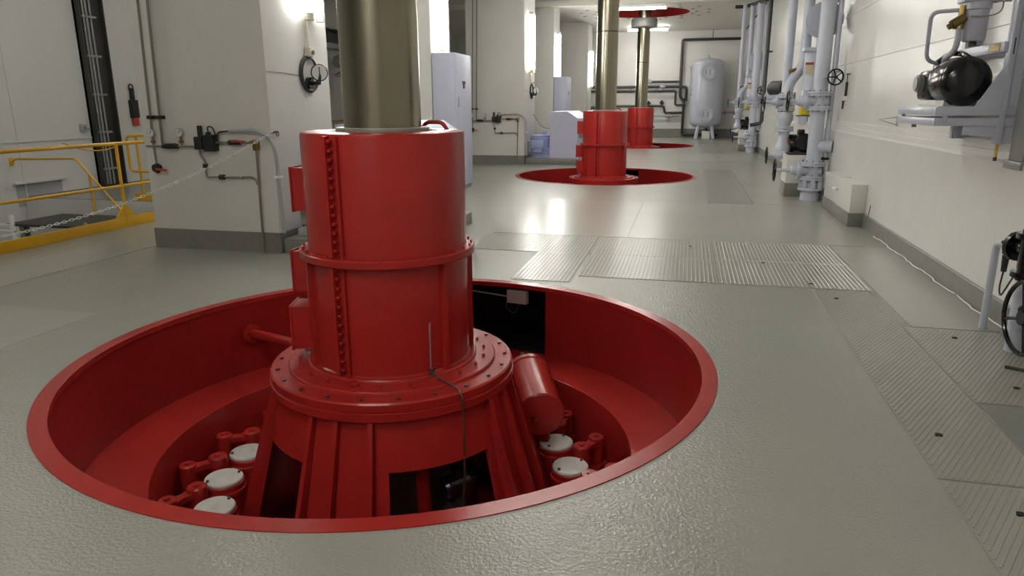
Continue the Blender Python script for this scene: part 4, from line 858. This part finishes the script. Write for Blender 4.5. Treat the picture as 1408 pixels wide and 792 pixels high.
MB().prism([(2.10, 1.468), (2.335, 1.468), (2.335, 1.38), (2.10, 1.40)], Y0+0.01, Y0+0.03, 'y').build('lower_gusset', 'lilac', ms)
xb = MB().box(2.31, 2.36, Y0+0.05, Y1-0.05, 2.02, 2.10, 0.003).build('cross_beam', 'lilac', ms)
MB().box(2.305, 2.309, Y0+0.12, Y0+0.34, 2.035, 2.085).build('type_plate', 'sticker_y', xb); MB().box(2.352, 2.36, Y0-0.014, Y0-0.010, 2.0, 2.12).build('rating_plate', 'dark', ms)
MB().cyl((1.92, 7.0, 1.468), (1.92, 7.0, 1.44), 0.02, 8).build('bolt', 'grey', ms)
# black motor lying on the shelf
mo = thing('shelf_motor', 'glossy black motor lying on the lilac wall shelf', 'motor', (2.12, 6.48, 1.618))
MB().revolve([(0.0, -0.03), (0.08, -0.028), (0.14, -0.015), (0.178, 0.02), (0.19, 0.06), (0.192, 0.30), (0.185, 0.33), (0.14, 0.36), (0.13, 0.40), (0.0, 0.41)], (0, 0, 0.195), (0, 1, 0), 48).build('fan_cowl', 'black', mo)
MB().box(-0.16, 0.14, 0.40, 0.74, 0.05, 0.30, 0.04).cyl((-0.02, 0.36, 0.18), (-0.02, 0.80, 0.18), 0.12, 24).build('compressor_body', 'black', mo)
MB().box(-0.08, 0.08, 0.52, 0.66, 0.28, 0.36, 0.02).build('cylinder_head', 'black', mo)
MB().tube([(-0.06, 0.62, 0.36), (-0.02, 0.45, 0.43), (0.0, 0.2, 0.41), (0.03, 0.12, 0.37)], 0.022, 8, 0.12).build('cowl_strap', 'black', mo)
MB().cyl((-0.15, 0.60, 0.19), (-0.20, 0.60, 0.19), 0.075, 20).cyl((-0.20, 0.60, 0.19), (-0.215, 0.60, 0.19), 0.06, 20).build('air_filter', 'grey', mo)
MB().box(-0.13, 0.13, 0.08, 0.72, 0.0, 0.012).box(-0.12, -0.08, 0.1, 0.3, 0.01, 0.06).box(0.08, 0.12, 0.1, 0.3, 0.01, 0.06).build('foot', 'galv', mo)
# air filter bowl and bent pipes
af = thing('filter_unit', 'lilac filter bowl with brass valve on the motor shelf frame', 'filter', (2.20, 6.75, 2.0))
MB().revolve([(0, 0.12), (0.075, 0.125), (0.085, 0.14), (0.088, 0.36), (0.10, 0.37), (0.10, 0.42), (0, 0.42)], n=28).build('filter_bowl', 'lilac', af); MB().box(-0.13, 0.16, -0.09, 0.09, 0.42, 0.54, 0.01).build('filter_head', 'lilac', af)
MB().cyl((0, 0, 0.09), (0, 0, 0.125), 0.03, 8).build('drain_cock', 'dark', af)
bv = MB().cyl((-0.09, -0.02, 0.31), (-0.18, -0.03, 0.25), 0.038, 12).cyl((-0.18, -0.03, 0.25), (-0.205, -0.03, 0.235), 0.024, 8).cyl((-0.12, -0.02, 0.22), (-0.10, 0, 0.40), 0.03, 10).build('brass_valve', 'brass', af)
MB().box(-0.24, 0.0, -0.04, 0.02, 0.54, 0.57, 0.006).build('valve_lever', 'brass', af)
MB().tube([(-0.09, 0, 0.37), (-0.30, 0.12, 0.37), (-0.26, 0.24, 0.0), (-0.14, 0.32, -0.03)], 0.017, 10, 0.07).build('suction_pipe', 'lilac', af)
MB().tube([(-0.12, -0.02, 0.24), (-0.12, -0.02, 0.06), (-0.15, 0.14, 0.0), (-0.10, 0.28, -0.03)], 0.024, 10, 0.08).build('delivery_pipe', 'lilac', af)
MB().tube([(-0.07, -0.09, 0.31), (0.03, -0.11, 0.30), (0.14, -0.1, 0.33), (0.16, -0.05, 0.46)], 0.006, 6, 0.05).build('signal_wire', 'galv', af)
MB().box(0.10, 0.23, -0.02, 0.02, 0.42, 0.50).build('mount_arm', 'lilac', af)
# grey cable trunking behind the shelf
ct = thing('trunking_column', 'grey cable trunking on the wall at the right picture edge', 'trunking', (XR+0.06, 6.12, 1.16))
MB().box(-0.06, 0.0, -0.12, 0.12, 0.06, 3.2, 0.004).build('trunk_body', 'grey', ct); MB().box(-0.08, 0.0, -0.15, 0.15, 0, 0.06, 0.004).build('trunk_foot', 'grey', ct)
kt = thing('hanging_tag', 'yellow handled tag hanging under the motor shelf', 'tag', (2.36, 6.38, 1.20)); MB().cyl((0, 0, 0.03), (0, 0, 0.14), 0.012, 8).build('tag_handle', 'sticker_y', kt); MB().cyl((0, 0, 0.0), (0, 0, 0.03), 0.014, 8).build('tag_tip', 'dark', kt); MB().cyl((0, 0, 0.14), (0, 0, 0.20), 0.004, 5).build('tag_string', 'dark', kt)

# ================================================================== VALVE GROUP AT THE RIGHT EDGE
nv = thing('near_valve_group', 'lilac riser with black handwheel valve at the right picture edge', 'valve', (2.245, 5.24, 0))
MB().cyl((0, 0, 0), (0, 0, 0.52), 0.060, 18).cyl((0, 0, 0.80), (0, 0, 3.3), 0.052, 18).build('riser_pipe', 'lilac', nv)
vb = MB().cyl((0, 0, 0.50), (0, 0, 0.84), 0.07, 20); flange(vb, (0, 0, 0.54), (0, 0, 1), 0.10, 0.035); flange(vb, (0, 0, 0.80), (0, 0, 1), 0.10, 0.035)
vb.build('valve_body', 'black', nv)
fc = MB(); flange(fc, (-0.02, 0.16, 0.70), (-0.3, 1, 0), 0.10, 0.035); fc.cyl((0, 0, 0.70), (-0.04, 0.2, 0.70), 0.05, 14); bolts_on(fc, (-0.03, 0.18, 0.70), (-0.3, 1, 0), 0.075, 6, 0.013, 0.05); fc.build('side_flange', 'black', nv)
MB().obox((-0.02, -0.10, 0.66), V(0.02, 0.12, 0), V(0.012, 0, 0), V(0, 0, 0.012)).build('red_lever', 'orange', nv)
flm = MB(); flange(flm, (0, 0, 1.42), (0, 0, 1), 0.10, 0.03); flange(flm, (0, 0, 1.46), (0, 0, 1), 0.10, 0.03); flm.build('upper_flange', 'lilac', nv)
hw = MB(); handwheel(hw, (-0.09, -0.27, 0.31), (1, 0.1, 0), 0.235, 0.015, 4); hw.build('handwheel', 'black', nv); MB().cyl((0.08, -0.28, 0.31), (-0.09, -0.27, 0.31), 0.025, 12).cyl((0.0, 0.0, 0.31), (0.08, -0.30, 0.31), 0.05, 16).build('wheel_stem', 'black', nv)
MB().prism([(-0.04, 0.99), (0.05, 0.96), (0.03, 1.20), (-0.01, 1.22)], -0.075, -0.065, 'y').build('warning_tag', 'yellow_b', nv)
sp = thing('sample_pipe', 'slim lilac standpipe with sensor beside the black handwheel', 'pipe', (2.235, 5.76, 0))
MB().tube([(0, 0, 0), (0, 0, 0.655), (0.0, -0.30, 0.69)], 0.026, 12, 0.07).build('pipe', 'lilac', sp)
MB().cyl((0.005, -0.17, 0.66), (0.005, -0.17, 0.60), 0.022, 10).cyl((0.005, -0.30, 0.69), (0.005, -0.24, 0.685), 0.034, 12).build('fitting', 'galv', sp)
MB().cyl((0.005, -0.17, 0.60), (0.005, -0.17, 0.48), 0.024, 10, 0.018).build('sensor', 'black_m', sp)
MB().tube([(0.005, -0.17, 0.48), (0.0, -0.16, 0.36), (0.0, -0.20, 0.30), (0.0, -0.25, 0.36), (0.02, -0.36, 0.55), (0.03, -0.5, 0.58)], 0.006, 6, 0.06).build('sensor_cable', 'black_m', sp)
tag(MB().cyl((2.20, 4.78, 0.012), (2.05, 4.86, 0.012), 0.012, 8).build('bar_end', 'black_m'), 'short black bar on the tread plate under the handwheel', 'bar')
